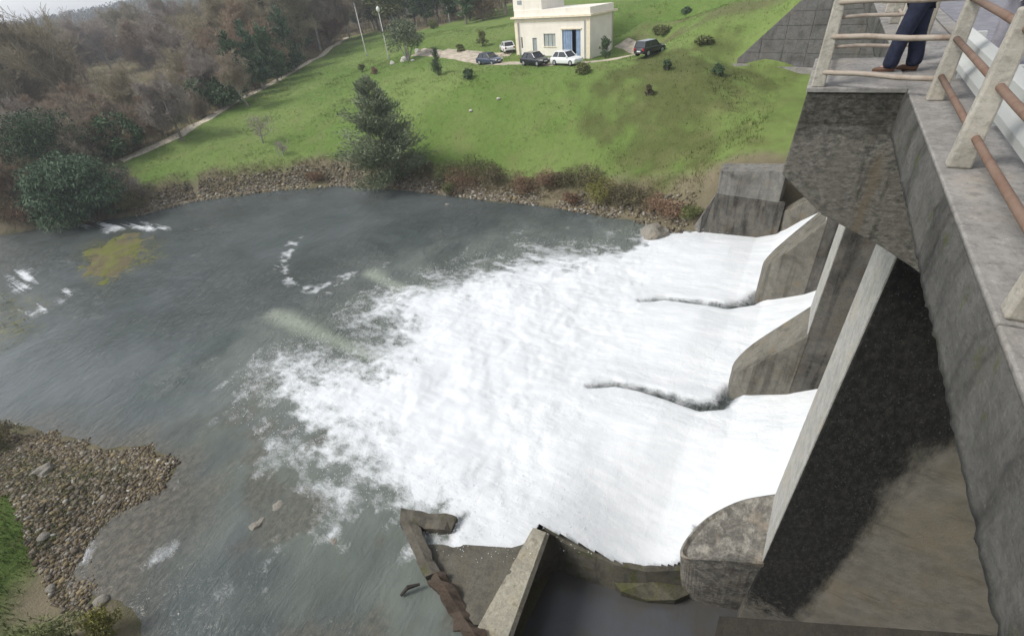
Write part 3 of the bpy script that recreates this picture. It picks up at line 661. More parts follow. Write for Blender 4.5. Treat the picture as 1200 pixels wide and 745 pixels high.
# ------------------------------------------------------------------ dam body, wing wall with formwork panels
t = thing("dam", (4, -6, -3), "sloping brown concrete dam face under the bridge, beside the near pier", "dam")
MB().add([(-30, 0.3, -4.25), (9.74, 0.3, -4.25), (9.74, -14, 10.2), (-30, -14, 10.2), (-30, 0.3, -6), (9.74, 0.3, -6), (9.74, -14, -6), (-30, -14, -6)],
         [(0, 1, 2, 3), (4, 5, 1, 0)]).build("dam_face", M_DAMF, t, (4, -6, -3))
MB().box((-30, -16, -3), (60, -9.3, 15.8)).build("dam_core", M_SIDE, t, (4, -6, -3))

WA, WB = Vector((59.75, 8.1, 0)), Vector((57.3, 0.2, 0)); wu = (WB - WA).normalized(); wnrm = Vector((wu.y, -wu.x, 0))
if wnrm.x > 0: wnrm = -wnrm
# outline in (s along the wall, z)
WP = [(0.0, 7.2), (15.0, 7.2), (15.0, 16.3), (8.6, 16.25), (5.0, 13.7), (0.45, 9.3), (0.0, 8.9)]
def clip(poly, a, b, c_):
    out = []
    for i in range(len(poly)):
        p, q = poly[i], poly[(i + 1) % len(poly)]; fp = a * p[0] + b * p[1] - c_; fq = a * q[0] + b * q[1] - c_
        if fp >= 0: out.append(p)
        if fp * fq < 0: u = fp / (fp - fq); out.append((p[0] + (q[0] - p[0]) * u, p[1] + (q[1] - p[1]) * u))
    return out
def wpt(s, z_, off): v = WA + wu * s + wnrm * off; return (v.x, v.y, z_)
t = thing("wing_wall", tuple(WA), "grey concrete wing wall with sloping top holding back the grass bank", "wall")
def slab_on(poly, o0, o1):
    m = MB(); k = len(poly)
    m.add([wpt(p[0], p[1], o0) for p in poly] + [wpt(p[0], p[1], o1) for p in poly],
          [tuple(range(k, 2 * k)), tuple(reversed(range(k)))] + [(i, k + i, k + (i + 1) % k, (i + 1) % k) for i in range(k)]); return m
slab_on(WP, -0.6, 0.0).build("wall_core", M_WING, t, WA)
for i in range(7):
    for j in range(8):
        a0, a1, z0, z1 = i * 2.2 + 0.03, (i + 1) * 2.2 - 0.03, 7.2 + j * 1.15 + 0.025, 7.2 + (j + 1) * 1.15 - 0.025
        q = [(a0, z0), (a1, z0), (a1, z1), (a0, z1)]
        for e in range(len(WP)):
            p0, p1 = WP[e], WP[(e + 1) % len(WP)]; nx_, nz_ = -(p1[1] - p0[1]), p1[0] - p0[0]
            ln = math.hypot(nx_, nz_); q = clip(q, nx_ / ln, nz_ / ln, (nx_ * p0[0] + nz_ * p0[1]) / ln + 0.03)
            if len(q) < 3: break
        if len(q) >= 3: slab_on(q, 0.0, random.uniform(0.03, 0.055)).build("panel", M_WING, t, WA)
slab_on([(-0.15, 7.6), (9, 7.6), (9, 8.28), (-0.15, 8.45)], 0.0, 0.5).build("footing", M_DECK, t, WA)

# ------------------------------------------------------------------ bridge deck with its platform over the near pier
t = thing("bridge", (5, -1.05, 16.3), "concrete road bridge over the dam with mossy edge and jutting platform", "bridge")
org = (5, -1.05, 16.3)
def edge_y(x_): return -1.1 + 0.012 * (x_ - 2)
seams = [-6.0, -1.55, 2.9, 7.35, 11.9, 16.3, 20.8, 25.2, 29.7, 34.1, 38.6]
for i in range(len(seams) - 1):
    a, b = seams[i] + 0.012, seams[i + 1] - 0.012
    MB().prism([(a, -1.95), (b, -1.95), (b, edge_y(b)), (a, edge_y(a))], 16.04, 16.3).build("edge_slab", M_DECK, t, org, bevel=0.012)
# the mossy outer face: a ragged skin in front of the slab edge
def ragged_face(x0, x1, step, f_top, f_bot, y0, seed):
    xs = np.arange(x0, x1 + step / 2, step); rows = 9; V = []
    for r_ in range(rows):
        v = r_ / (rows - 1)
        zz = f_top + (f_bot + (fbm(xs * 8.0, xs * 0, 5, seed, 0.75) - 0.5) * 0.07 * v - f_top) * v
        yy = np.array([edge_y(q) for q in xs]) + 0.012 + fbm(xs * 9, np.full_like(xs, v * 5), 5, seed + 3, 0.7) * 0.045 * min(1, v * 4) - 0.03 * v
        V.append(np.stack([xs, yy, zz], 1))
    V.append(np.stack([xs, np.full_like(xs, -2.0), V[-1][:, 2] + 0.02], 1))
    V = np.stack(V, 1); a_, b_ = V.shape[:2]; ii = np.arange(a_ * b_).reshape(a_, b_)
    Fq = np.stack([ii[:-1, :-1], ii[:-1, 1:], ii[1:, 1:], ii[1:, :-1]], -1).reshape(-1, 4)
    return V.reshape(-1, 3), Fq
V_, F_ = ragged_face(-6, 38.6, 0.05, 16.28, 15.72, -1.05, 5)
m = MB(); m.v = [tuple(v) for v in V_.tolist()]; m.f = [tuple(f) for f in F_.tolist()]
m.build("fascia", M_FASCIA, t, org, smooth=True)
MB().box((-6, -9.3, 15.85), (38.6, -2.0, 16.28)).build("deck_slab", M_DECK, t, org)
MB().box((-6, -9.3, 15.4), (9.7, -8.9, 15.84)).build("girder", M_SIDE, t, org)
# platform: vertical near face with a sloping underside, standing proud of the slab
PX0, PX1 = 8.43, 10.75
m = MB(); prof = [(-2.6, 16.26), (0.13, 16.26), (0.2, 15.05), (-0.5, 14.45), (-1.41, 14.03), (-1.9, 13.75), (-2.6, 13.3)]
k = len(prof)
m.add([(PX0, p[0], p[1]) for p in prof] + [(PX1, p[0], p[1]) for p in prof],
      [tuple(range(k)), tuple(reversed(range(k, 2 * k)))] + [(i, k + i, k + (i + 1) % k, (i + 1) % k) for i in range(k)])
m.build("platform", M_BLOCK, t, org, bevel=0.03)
MB().prism([(8.41, -1.02), (10.8, -1.0), (10.8, 0.17), (8.41, 0.15)], 16.262, 16.325).build("platform_top", M_DECK, t, org, bevel=0.01)
# road
M_ASPH = plain("asphalt", (0.20, 0.195, 0.215), 0.9, 0.15, 5.0, bump=0.4)
tag(MB().box((-30, -8.6, 16.282), (140, -2.25, 16.30)).build("road", M_ASPH, None), kind='structure')
tag(MB().box((-200, -400, 14.2), (200, -16.2, 14.6)).build("reservoir_water", water_mat("reservoir_water", True)), kind='structure')
w_ = MB(); 
t = thing("parapet", (14, -8.9, 16.3), "pale rubble stone parapet along the far side of the road", "wall")
rng = random.Random(4); M_STONEP = concrete("parapet_stone", (0.48, 0.43, 0.34), (0.2, 0.17, 0.13), 0.3, lines='')
MB().box((-6, -9.2, 16.28), (38, -8.75, 17.1)).build("wall_core", M_STONEP, t, (14, -8.9, 16.3))
for r_ in range(3):
    xx = 6.0
    while xx < 34:
        l_ = rng.uniform(0.4, 0.8); z0 = 16.32 + r_ * 0.27
        MB().box((xx + 0.015, -8.76, z0), (xx + l_ - 0.015, -8.7 + rng.uniform(0, 0.05), z0 + 0.245)).build("stone", M_STONEP, t, (14, -8.9, 16.3), bevel=0.02)
        xx += l_

# ------------------------------------------------------------------ railings: precast posts threaded by pipes
def rail_post(parent, org, px, py, ax=0.15, ay=0.2, h=1.17, z0=16.3):
    m = MB(); z = [z0, z0 + 0.5, z0 + h]; w = [1.0, 0.92, 0.78]
    lv = []
    for q, s_ in zip(z, w):
        lv += [(px - ax / 2 * s_, py - ay / 2 * s_, q), (px + ax / 2 * s_, py - ay / 2 * s_, q), (px + ax / 2 * s_, py + ay / 2 * s_, q), (px - ax / 2 * s_, py + ay / 2 * s_, q)]
    fs_ = [(3, 2, 1, 0), (8, 9, 10, 11)]
    for r_ in (0, 4):
        for i in range(4): fs_.append((r_ + i, r_ + (i + 1) % 4, r_ + 4 + (i + 1) % 4, r_ + 4 + i))
    m.add(lv, fs_); return m.build("post", M_POST, parent, org, bevel=0.018)
RZ = [16.56, 16.95, 17.34]
def rails(parent, org, a, b, m, r_=0.03, zs=RZ, over=0.05):
    a = Vector((*a, 0)); b = Vector((*b, 0)); u = (b - a).normalized()
    for z_ in zs:
        p0 = a - u * over; p1 = b + u * over
        pts = [(p0.x + (p1.x - p0.x) * k / 6, p0.y + (p1.y - p0.y) * k / 6, z_ + 0.008 * math.sin(k * 1.7 + z_)) for k in range(7)]
        o = MB().tube(pts, r_, 10); o.build("rail", m, parent, org, smooth=True)
org = (5.4, -1.2, 16.3)
t = thing("railing", org, "rusty pipe railing with thick concrete posts along the bridge edge at right", "railing")
for x_ in (0.6, 3.0, 5.4): rail_post(t, org, x_, -1.2, 0.13, 0.17)
rails(t, org, (-1.2, -1.22), (7.78, -1.22), M_RUST)
org = (8.43, 0.0, 16.3)
t = thing("railing", org, "pale pipe railing fencing the jutting platform, navy trousers behind it", "railing")
rail_post(t, org, 8.52, 0.02, 0.16, 0.17, z0=16.325); rail_post(t, org, 7.88, -1.25, 0.14, 0.17)
rails(t, org, (8.47, 0.0), (7.92, -1.2), M_RUST2, 0.032, [16.52, 16.95, 17.34])
rail_post(t, org, 10.68, 0.02, 0.16, 0.17, z0=16.325)
rails(t, org, (8.5, 0.0), (10.68, 0.0), M_RUST2, 0.028, [16.52, 16.95, 17.34])
rails(t, org, (10.7, 0.0), (10.6, -1.2), M_RUST2, 0.028, [16.52, 16.95, 17.34])
rail_post(t, org, 10.62, -1.22, 0.15, 0.17)
org = (13, -1.2, 16.3)
t = thing("railing", org, "farther stretch of bridge railing beyond the jutting platform", "railing")
for x_ in (13.0, 15.4, 17.8, 20.2, 22.6): rail_post(t, org, x_, -1.15, 0.14, 0.2)
rails(t, org, (10.7, -1.2), (22.7, -1.15), M_RUST2)

# W-beam guard rail
org = (7, -1.55, 16.3)
t = thing("guard_rail", org, "weathered double-wave metal guard rail behind the bridge railing", "guard rail")
prof = [(0.0, 0.0), (0.035, 0.03), (0.075, 0.06), (0.075, 0.13), (0.03, 0.18), (0.0, 0.235), (0.03, 0.29), (0.075, 0.34), (0.075, 0.41), (0.035, 0.44), (0.0, 0.47)]
m = MB(); xs = [0.5, 3, 5, 6, 7, 8, 9, 9.5]; vs = []; fs_ = []
for q in xs:
    for a, b in prof: vs.append((q, -1.57 + a, 16.41 + b))
for q in xs:
    for a, b in prof: vs.append((q, -1.575 + a, 16.412 + b))
k = len(prof); off = len(xs) * k
for i in range(len(xs) - 1):
    for j in range(k - 1):
        fs_.append((i * k + j, i * k + j + 1, (i + 1) * k + j + 1, (i + 1) * k + j)); fs_.append((off + i * k + j, off + (i + 1) * k + j, off + (i + 1) * k + j + 1, off + i * k + j + 1))
m.add(vs, fs_); m.build("beam", M_GALV, t, org)
for q in (1.8, 4.3, 6.8, 9.2): MB().box((q - 0.05, -1.72, 16.285), (q + 0.05, -1.60, 16.85)).build("post", M_GALV, t, org)
for q in (9.3, 9.12, 6.9, 6.72):
    for zz in (16.51, 16.79):
        o = MB().tube([(q, -1.50, zz), (q, -1.47, zz)], 0.022, 8); o.build("bolt", M_DARKM, t, org)

# ------------------------------------------------------------------ low walls at the foot of the spillway
a0, a1 = onz(625, 617, 0.15), onz(552, 748, 0.15); b0, b1 = onz(640, 622, 0.15), onz(594, 748, 0.15)
a0[2] = a1[2] = b0[2] = b1[2] = 0.15
org = tuple(a0)
t = thing("retaining_wall", org, "low wall with pale worn top running away from the white water", "wall")
def ext(p, q, s_): return p + (q - p) * s_
aa, bb = ext(a0, a1, 1.35), ext(b0, b1, 1.35)
P_ = [a0, b0, bb, aa]
m = MB(); n_ = 22; vs = []; fs_ = []
rngw = np.random.default_rng(5)
for i in range(n_ + 1):
    u = i / n_; l_, r_ = ext(a0, aa, u), ext(b0, bb, u); j = rngw.normal(0, 0.02, 2)
    vs += [(l_[0], l_[1], -3), (l_[0] + j[0], l_[1], 0.15 + j[1]), (r_[0] + j[1], r_[1], 0.13 + j[0]), (r_[0] + 0.05, r_[1] - 0.12, -0.05)]
for i in range(n_):
    for j in range(3): fs_.append((i * 4 + j, i * 4 + j + 1, (i + 1) * 4 + j + 1, (i + 1) * 4 + j))
fs_ += [(0, 3, 2, 1)]
m.add(vs, fs_); m.build("wall_top", M_LOWWALL, t, org)
# battered face towards the still pool
TOE = [onz(690, 643, -2.75), onz(626, 690, -2.75), onz(592, 790, -2.75)]
m = MB(); vs = []; fs_ = []
for i in range(n_ + 1):
    u = i / n_; r_ = ext(b0, bb, u); q_ = np.array([np.interp(u, [0, 0.38, 1.0], [TOE[k_][a_] for k_ in range(3)]) for a_ in range(3)])
    vs += [(r_[0] - 0.02, r_[1] + 0.04, 0.04), (q_[0], q_[1], -2.75)]
for i in range(n_): fs_.append((i * 2, i * 2 + 1, i * 2 + 3, i * 2 + 2))
m.add(vs, fs_); m.build("battered_face", M_SLAB, t, org, smooth=True)
# sill under the edge of the white sheet
sl = [np.array([8.75, 5.75, -0.15])] + [onz(*p, zz) for p, zz in [((660, 633), -0.5), ((720, 658), -0.9), ((755, 666), -1.05), ((800, 664), -1.1)]]
m = MB(); vs = []; fs_ = []
for q in sl: vs += [(q[0] + 0.9, q[1] + 0.5, q[2] - 0.25), (q[0] + 0.05, q[1], q[2] - 0.02), (q[0] - 0.04, q[1] - 0.06, q[2] - 0.12), (q[0] - 0.3, q[1] - 0.42, -3.2)]
for i in range(len(sl) - 1):
    for j in range(3): fs_.append((i * 4 + j, (i + 1) * 4 + j, (i + 1) * 4 + j + 1, i * 4 + j + 1))
m.add(vs, fs_)
tag(m.build("concrete_sill", concrete("concrete_sill", (0.15, 0.14, 0.11), (0.05, 0.048, 0.04), 0.5, moss=0.5, lines=''), None, tuple(sl[2])), "dark mossy sill that the nearest white sheet pours over", "sill")
lg = [(onz(*p, -1.9)) for p in [(735, 664), (800, 668), (812, 690), (792, 700), (760, 698), (728, 690), (715, 672)]]
m = MB(); k = len(lg); cz = np.mean(lg, 0); rr_ = np.random.default_rng(8)
m.add([(p[0] + 0.1, p[1], -3.0) for p in lg] + [(p[0], p[1], -2.05 + rr_.normal(0, 0.1)) for p in lg] + [(cz[0], cz[1], -1.75)], [((i + 1) % k, i, k + i, k + (i + 1) % k) for i in range(k)] + [(k + (i + 1) % k, k + i, 2 * k) for i in range(k)])
tag(m.build("concrete_ledge", concrete("concrete_ledge", (0.13, 0.12, 0.085), (0.05, 0.048, 0.04), 0.5, moss=0.65, lines=''), None, tuple(cz)), "low moss-covered concrete ledge at the tip of the near pier", "ledge")
# broken masonry wall
org = tuple(onz(500, 660, 0))
t = thing("broken_wall", org, "broken L-shaped wall standing in the water, its lower arm rust-brown", "wall")
M_BROK = concrete("broken_wall_concrete", (0.135, 0.122, 0.098), (0.06, 0.055, 0.045), 0.5, moss=0.45, lines='')
M_RUBB = concrete("broken_wall_rust_brown", (0.085, 0.064, 0.048), (0.05, 0.035, 0.025), 0.5, moss=0.1, lines='')
def wall_run(pl, pr, z1, m_, name, jit=0.05, n_=10, seed=1, zb=-1.5):
    rr = np.random.default_rng(seed); vs = []; fs_ = []
    for i in range(n_ + 1):
        u = i / n_; l_, r_ = ext(pl[0], pl[1], u), ext(pr[0], pr[1], u); zt = z1(u) if callable(z1) else z1; j = rr.normal(0, jit, 4)
        mid_ = (l_ + r_) / 2
        vs += [(l_[0], l_[1], zb), (l_[0] + j[0], l_[1] + j[1], zt + j[2] - 0.05), (mid_[0], mid_[1], zt + abs(j[3])), (r_[0] + j[3], r_[1] - j[0], zt - j[1] - 0.05), (r_[0], r_[1], zb)]
    for i in range(n_):
        for j in range(4): fs_.append((i * 5 + j, i * 5 + j + 1, (i + 1) * 5 + j + 1, (i + 1) * 5 + j))
    fs_ += [(0, 4, 3, 2, 1), tuple(n_ * 5 + j for j in (0, 1, 2, 3, 4))]
    mm = MB().add(vs, fs_); return mm.build(name, m_, t, org)
wall_run((onz(468, 612, .5), onz(498, 676, .35)), (onz(488, 610, .5), onz(515, 668, .35)), lambda u: 0.5 - 0.15 * u, M_BROK, "upper_arm", 0.03, 8, 2)
wall_run((onz(500, 672, .3), onz(548, 752, .3)), (onz(520, 668, .3), onz(572, 745, .3)), lambda u: 0.3 + 0.15 * math.sin(u * 7), M_RUBB, "lower_arm", 0.07, 12, 3)
wall_run((onz(470, 594, .5), onz(536, 602, .45)), (onz(468, 613, .5), onz(528, 621, .4)), lambda u: 0.5 - 0.12 * u - 0.25 * max(0, u - 0.75) + 0.05 * math.sin(9 * u), M_BROK, "cross_beam", 0.03, 8, 4)
tag(MB().tube([onz(470, 697, 0.1), onz(478, 688, 0.35), onz(492, 684, 0.3)], [0.06, 0.09, 0.05], 6).build("driftwood", plain("wet_wood", (0.035, 0.03, 0.025), 0.8), None), "dark stick of driftwood caught against the broken wall", "driftwood")
# brown slab between the two walls
q = [onz(*p, -0.12) for p in [(500, 640), (540, 640), (600, 645), (618, 640), (566, 735), (556, 735), (518, 672)]]
m = MB(); k = len(q); cz = np.mean(q, 0); vs = [(p[0], p[1], 0.05 if p[1] > 7.2 else 0.12) for p in q] + [(cz[0], cz[1], 0.16)]
m.add(vs, [(i, (i + 1) % k, k) if False else ((i + 1) % k, i, k) for i in range(k)])
tag(m.build("shallow_apron", M_SLAB, None), kind='structure')

# ------------------------------------------------------------------ stones
g_ = (1 + 5 ** 0.5) / 2
ICO_V = np.array([(-1, g_, 0), (1, g_, 0), (-1, -g_, 0), (1, -g_, 0), (0, -1, g_), (0, 1, g_), (0, -1, -g_), (0, 1, -g_), (g_, 0, -1), (g_, 0, 1), (-g_, 0, -1), (-g_, 0, 1)], float) / math.hypot(1, g_)
ICO_F = np.array([(0, 11, 5), (0, 5, 1), (0, 1, 7), (0, 7, 10), (0, 10, 11), (1, 5, 9), (5, 11, 4), (11, 10, 2), (10, 7, 6), (7, 1, 8), (3, 9, 4), (3, 4, 2), (3, 2, 6), (3, 6, 8), (3, 8, 9), (4, 9, 5), (2, 4, 11), (6, 2, 10), (8, 6, 7), (9, 8, 1)])
ns = NT("stone", 0.9, 0.2); sc = ns.attr("tint", 'Color')
ns.color(ns.mix(ns.step(ns.noise(14, 4), 0.35, 0.7, 0, 0.5), sc, ns.mix(0.6, sc, (0.05, 0.045, 0.035)))); ns.normal(ns.bump(ns.noise(30, 3), 0.5, 0.01)); M_STONE = ns.m
PAL = 0.8 * np.array([(0.36, 0.32, 0.25), (0.26, 0.22, 0.17), (0.44, 0.41, 0.34), (0.18, 0.15, 0.11), (0.31, 0.245, 0.14), (0.58, 0.56, 0.50), (0.20, 0.155, 0.10)])
def stone_cols(n, rng, p=None): return np.clip(PAL[rng.choice(len(PAL), n, p=p)] * rng.uniform(0.4, 1.25, (n, 1)), 0, 1)
rng = np.random.default_rng(21)
# riprap along the far bank: thrown on a band of the shore line
seg = np.array(FAR_SHORE[2:]); sl_ = np.linalg.norm(np.diff(seg, axis=0), axis=1); cum = np.concatenate([[0], np.cumsum(sl_)])
def along(u):
    i = np.clip(np.searchsorted(cum, u, side='right') - 1, 0, len(sl_) - 1); t_ = (u - cum[i]) / sl_[i]
    return seg[i] + (seg[i + 1] - seg[i]) * t_[:, None], (seg[i + 1] - seg[i]) / sl_[i][:, None]
def bank_pts(n, lo, hi):
    u = rng.uniform(0, cum[-1], n); p, tt = along(u); off = lo + (hi - lo) * rng.beta(1.3, 1.8, n)
    nrm = np.stack([tt[:, 1], -tt[:, 0]], 1); q = p + nrm * off[:, None]
    s_ = poly_sdf(q[:, 0], q[:, 1], RIVER); flip = s_ > 0.4
    q[flip] = (p - nrm * off[:, None])[flip]
    return q, u
q, u = bank_pts(17000, -0.2, 2.7); dens = fbm(q[:, 0] * 0.3, q[:, 1] * 0.3, 3, 131); keep_ = dens + rng.uniform(-0.2, 0.2, len(q)) > 0.42
q = q[keep_]; zz = ground_h(q[:, 0], q[:, 1]); sz = np.clip(rng.lognormal(-2.5, 0.45, len(q)), 0.035, 0.24)
tag(scatter_solids("riprap", np.column_stack([q, zz + sz * 0.2]), sz, ICO_V, ICO_F, M_STONE, stone_cols(len(q), rng, [.2, .2, .12, .16, .16, .04, .12]), 0.65, 0.28, rng), kind='stuff')
# gravel bar at lower left
GB = [tuple(onz(*p, 0.1)[:2]) for p in [(-30, 495), (0, 503), (60, 516), (120, 530), (165, 528), (200, 543), (190, 570), (125, 603), (100, 640), (85, 672), (105, 712), (80, 725), (58, 700), (42, 660), (38, 625), (20, 590), (-30, 575)]]
bx = np.array(GB); N_ = 130000
c_ = rng.uniform(bx.min(0) - 1.5, bx.max(0) + 1.5, (N_, 2)); sdg = poly_sdf(c_[:, 0], c_[:, 1], GB)
c_ = c_[rng.random(N_) < sstep(-0.8, 0.6, np.where(poly_sdf(c_[:, 0], c_[:, 1], RIVER) > -0.2, sdg + (fbm(c_[:, 0] * 1.2, c_[:, 1] * 1.2, 3, 141) - 0.5) * 1.6 - 0.25, sdg * 6 - 0.6))][:40000]
zz = np.maximum(ground_h(c_[:, 0], c_[:, 1]), -0.06); sz = np.clip(rng.lognormal(-3.15, 0.45, len(c_)), 0.018, 0.14)
tag(scatter_solids("gravel_bar", np.column_stack([c_, zz + sz * 0.25]), sz, ICO_V, ICO_F, M_STONE, stone_cols(len(c_), rng, [.10, .20, .03, .24, .25, .02, .16]), 0.6, 0.3, rng), kind='stuff')

def boulder(loc, r_, label, m_, seed, sq=0.6, group=None):
    bm = bmesh.new(); bmesh.ops.create_icosphere(bm, subdivisions=3, radius=1.0); rr = np.random.default_rng(seed); o1 = rr.uniform(0, 50, 3)
    for v in bm.verts:
        a = vnoise(np.array([v.co.x * 1.3 + o1[0]]), np.array([v.co.y * 1.3 + v.co.z * 1.7 + o1[1]]), seed)[0]
        b = vnoise(np.array([v.co.x * 4 + o1[1]]), np.array([v.co.y * 4 + v.co.z * 4 + o1[2]]), seed + 2)[0]
        v.co *= (0.75 + 0.5 * a + 0.14 * b); v.co.z *= sq
    me = bpy.data.meshes.new("boulder"); bm.to_mesh(me); bm.free(); me.materials.append(m_)
    o = put("boulder", me, None, loc); o.scale = (r_, r_ * rr.uniform(0.75, 1.2), r_); o.rotation_euler = (0, 0, rr.uniform(0, 6)); return tag(o, label, "boulder", group)
M_ROCK = concrete("rock_grey", (0.27, 0.25, 0.21), (0.09, 0.08, 0.065), 0.4, moss=0.2, lines='')
M_ROCKW = concrete("rock_white", (0.66, 0.64, 0.58), (0.35, 0.33, 0.3), 0.2, lines='')
for (px, py, r_, lb, m_) in [
    (55, 556, 0.42, "largest grey boulder on the gravel bar", M_ROCK), (768, 273, 1.15, "flat dark rock at the water's edge beside the farthest white chute", M_ROCK),
    (524, 238, 0.38, "small pale rock standing in the water off the stony bank", M_ROCK), (300, 612, 0.45, "brown rock just awash in the shallow river", M_ROCK),
    (322, 592, 0.4, "second brown rock awash, farther out than its neighbour", M_ROCK), (389, 632, 0.3, "rock with a white crest of foam in the lower river", M_ROCK),
    (60, 690, 0.22, "boulder between the lower gravel and the grass bank", M_ROCK), (168, 240, 0.5, "pale boulder at the foot of the drooping green bush", M_ROCKW),
    (58, 635, 0.2, "long flat stone where the gravel meets the grass", M_ROCK), (118, 703, 0.25, "stone by the yellow-green weeds in the lower left corner", M_ROCK)]:
    p = onz(px, py, 0.1); boulder((p[0], p[1], max(gh(p[0], p[1]), -0.25) + 0.05), r_, lb, m_, int(px * 7 + py))
for (px, py, r_, lb) in [(459, 72, 0.5, "leftmost of the white boulders under the big round bush"), (474, 71, 0.7, "largest white boulder under the big round bush"), (490, 66, 0.6, "rightmost white boulder under the big round bush, beside the track"), (484, 72, 0.32, "smallest white boulder under the big round bush")]:
    p = onz(px, py, 8.3); boulder((p[0], p[1], gh(p[0], p[1]) + r_ * 0.25), r_, lb, M_ROCKW, int(px * 3), 0.8, "white boulders by the round bush")
for (px, py, lb) in [(583, 107, "small white stone alone on the lawn below the parked cars"), (549, 111, "small grey stone on the lawn, left of the white one")]:
    p = onz(px, py, 7.5); boulder((p[0], p[1], gh(p[0], p[1]) + 0.1), 0.22, lb, M_ROCKW, int(px))
#__PART2__
# ------------------------------------------------------------------ finding places on the ground
def proj(P):
    d = np.asarray(P, float) - CAM; v = d[0] * _D + d[1] * _E - d[2] * _n
    return CX + v[0] / v[2] * F_PX, CY + v[1] / v[2] * F_PX
_ts = np.concatenate([np.arange(6, 120, 0.5), np.arange(120, 900, 4.0)])
def hit(px, py):
    r = ray(px, py); r = r / np.hypot(r[0], r[1]); q = CAM[None] + _ts[:, None] * r[None]
    h = ground_h(q[:, 0], q[:, 1]); k = np.argmax(q[:, 2] < h); return np.array([q[k, 0], q[k, 1], h[k]])
def height_for(base, py_top):
    lo, hi = 0.1, 60.0
    for _ in range(40):
        m_ = (lo + hi) / 2
        if proj(base + np.array([0, 0, m_]))[1] > py_top: lo = m_
        else: hi = m_
    return lo
def px_scale(base): return np.linalg.norm(base - CAM) / F_PX * 0.92      # metres per pixel, about

# ------------------------------------------------------------------ vegetation
def foliage_mat(name, ca, cb, rough=0.8, hue=0.0):
    n = NT(name, rough, 0.2); t_ = n.attr("tint")
    c_ = n.mix(t_, ca, cb); c_ = n.mix(n.step(n.noise(0.8, 3), 0.35, 0.7, 0, 0.4), c_, tuple(q * 0.55 for q in ca))
    c_ = n.mix(n.step(n.rand(), 0, 1, 0, 0.35), c_, tuple(q * 1.35 for q in cb)); n.color(c_); return n.m
def bark_mat(name, a, b):
    n = NT(name, 0.9, 0.15); c_ = n.mix(n.step(n.noise(3, 5, n.pos((1, 1, 0.3)), rough=0.7), 0.35, 0.65), a, b)
    c_ = n.mix(n.step(n.rand(), 0, 1, 0, 0.4), c_, tuple(q * 0.5 for q in a)); n.color(c_); return n.m
M_BARK = bark_mat("bark", (0.15, 0.128, 0.105), (0.33, 0.292, 0.247))
M_BARKP = bark_mat("bark_pale", (0.24, 0.22, 0.19), (0.42, 0.40, 0.36))
M_TWIG = bark_mat("twigs_brown", (0.29, 0.235, 0.175), (0.5, 0.42, 0.32))
M_TWIGO = bark_mat("twigs_olive", (0.28, 0.24, 0.16), (0.48, 0.42, 0.29))
M_TWIGP = bark_mat("twigs_grey_purple", (0.29, 0.245, 0.21), (0.5, 0.44, 0.38))
M_TWIGR = bark_mat("twigs_russet", (0.26, 0.19, 0.13), (0.42, 0.32, 0.22))
M_DKGREEN = foliage_mat("foliage_dark_green", (0.04, 0.07, 0.036), (0.13, 0.185, 0.092))
M_BLUEGREEN = foliage_mat("foliage_blue_green", (0.055, 0.095, 0.055), (0.175, 0.24, 0.14))
M_PINE = foliage_mat("foliage_pine", (0.1, 0.122, 0.075), (0.25, 0.285, 0.175))
M_OLIVE = foliage_mat("foliage_olive", (0.077, 0.091, 0.035), (0.21, 0.231, 0.091))
M_YELLOW = foliage_mat("foliage_yellow_green", (0.132, 0.132, 0.036), (0.264, 0.252, 0.072))
M_RUSSET = foliage_mat("foliage_russet", (0.14, 0.085, 0.055), (0.31, 0.21, 0.135))
M_BRAMBLE = foliage_mat("foliage_bramble", (0.075, 0.068, 0.036), (0.2, 0.175, 0.1))

def cards(P, size, axis_dir, tint, m, name, rng, aspect=2.2, spread=0.8):
    """leaf clumps: a bent pair of triangles each, pointing roughly along axis_dir"""
    n = len(P); dvec = axis_dir + rng.normal(0, spread, (n, 3)); dvec /= np.linalg.norm(dvec, axis=1)[:, None] + 1e-9
    s_ = np.cross(dvec, rng.normal(0, 1, (n, 3))); s_ /= np.linalg.norm(s_, axis=1)[:, None] + 1e-9
    up = np.cross(s_, dvec); L_ = size[:, None]; w_ = L_ / aspect
    a = P - dvec * L_ * 0.5; b = P + s_ * w_ * 0.5 + up * w_ * 0.15; c_ = P + dvec * L_ * 0.5; e = P - s_ * w_ * 0.5 + up * w_ * 0.15
    V = np.stack([a, b, c_, e], 1).reshape(-1, 3); i = np.arange(n)[:, None] * 4
    F = np.concatenate([i + np.array([0, 1, 2]), i + np.array([0, 2, 3])], 0)
    me = fast_mesh(name, V, F, m); fattr(me, "tint", np.repeat(np.clip(tint, 0, 1), 4)); return me

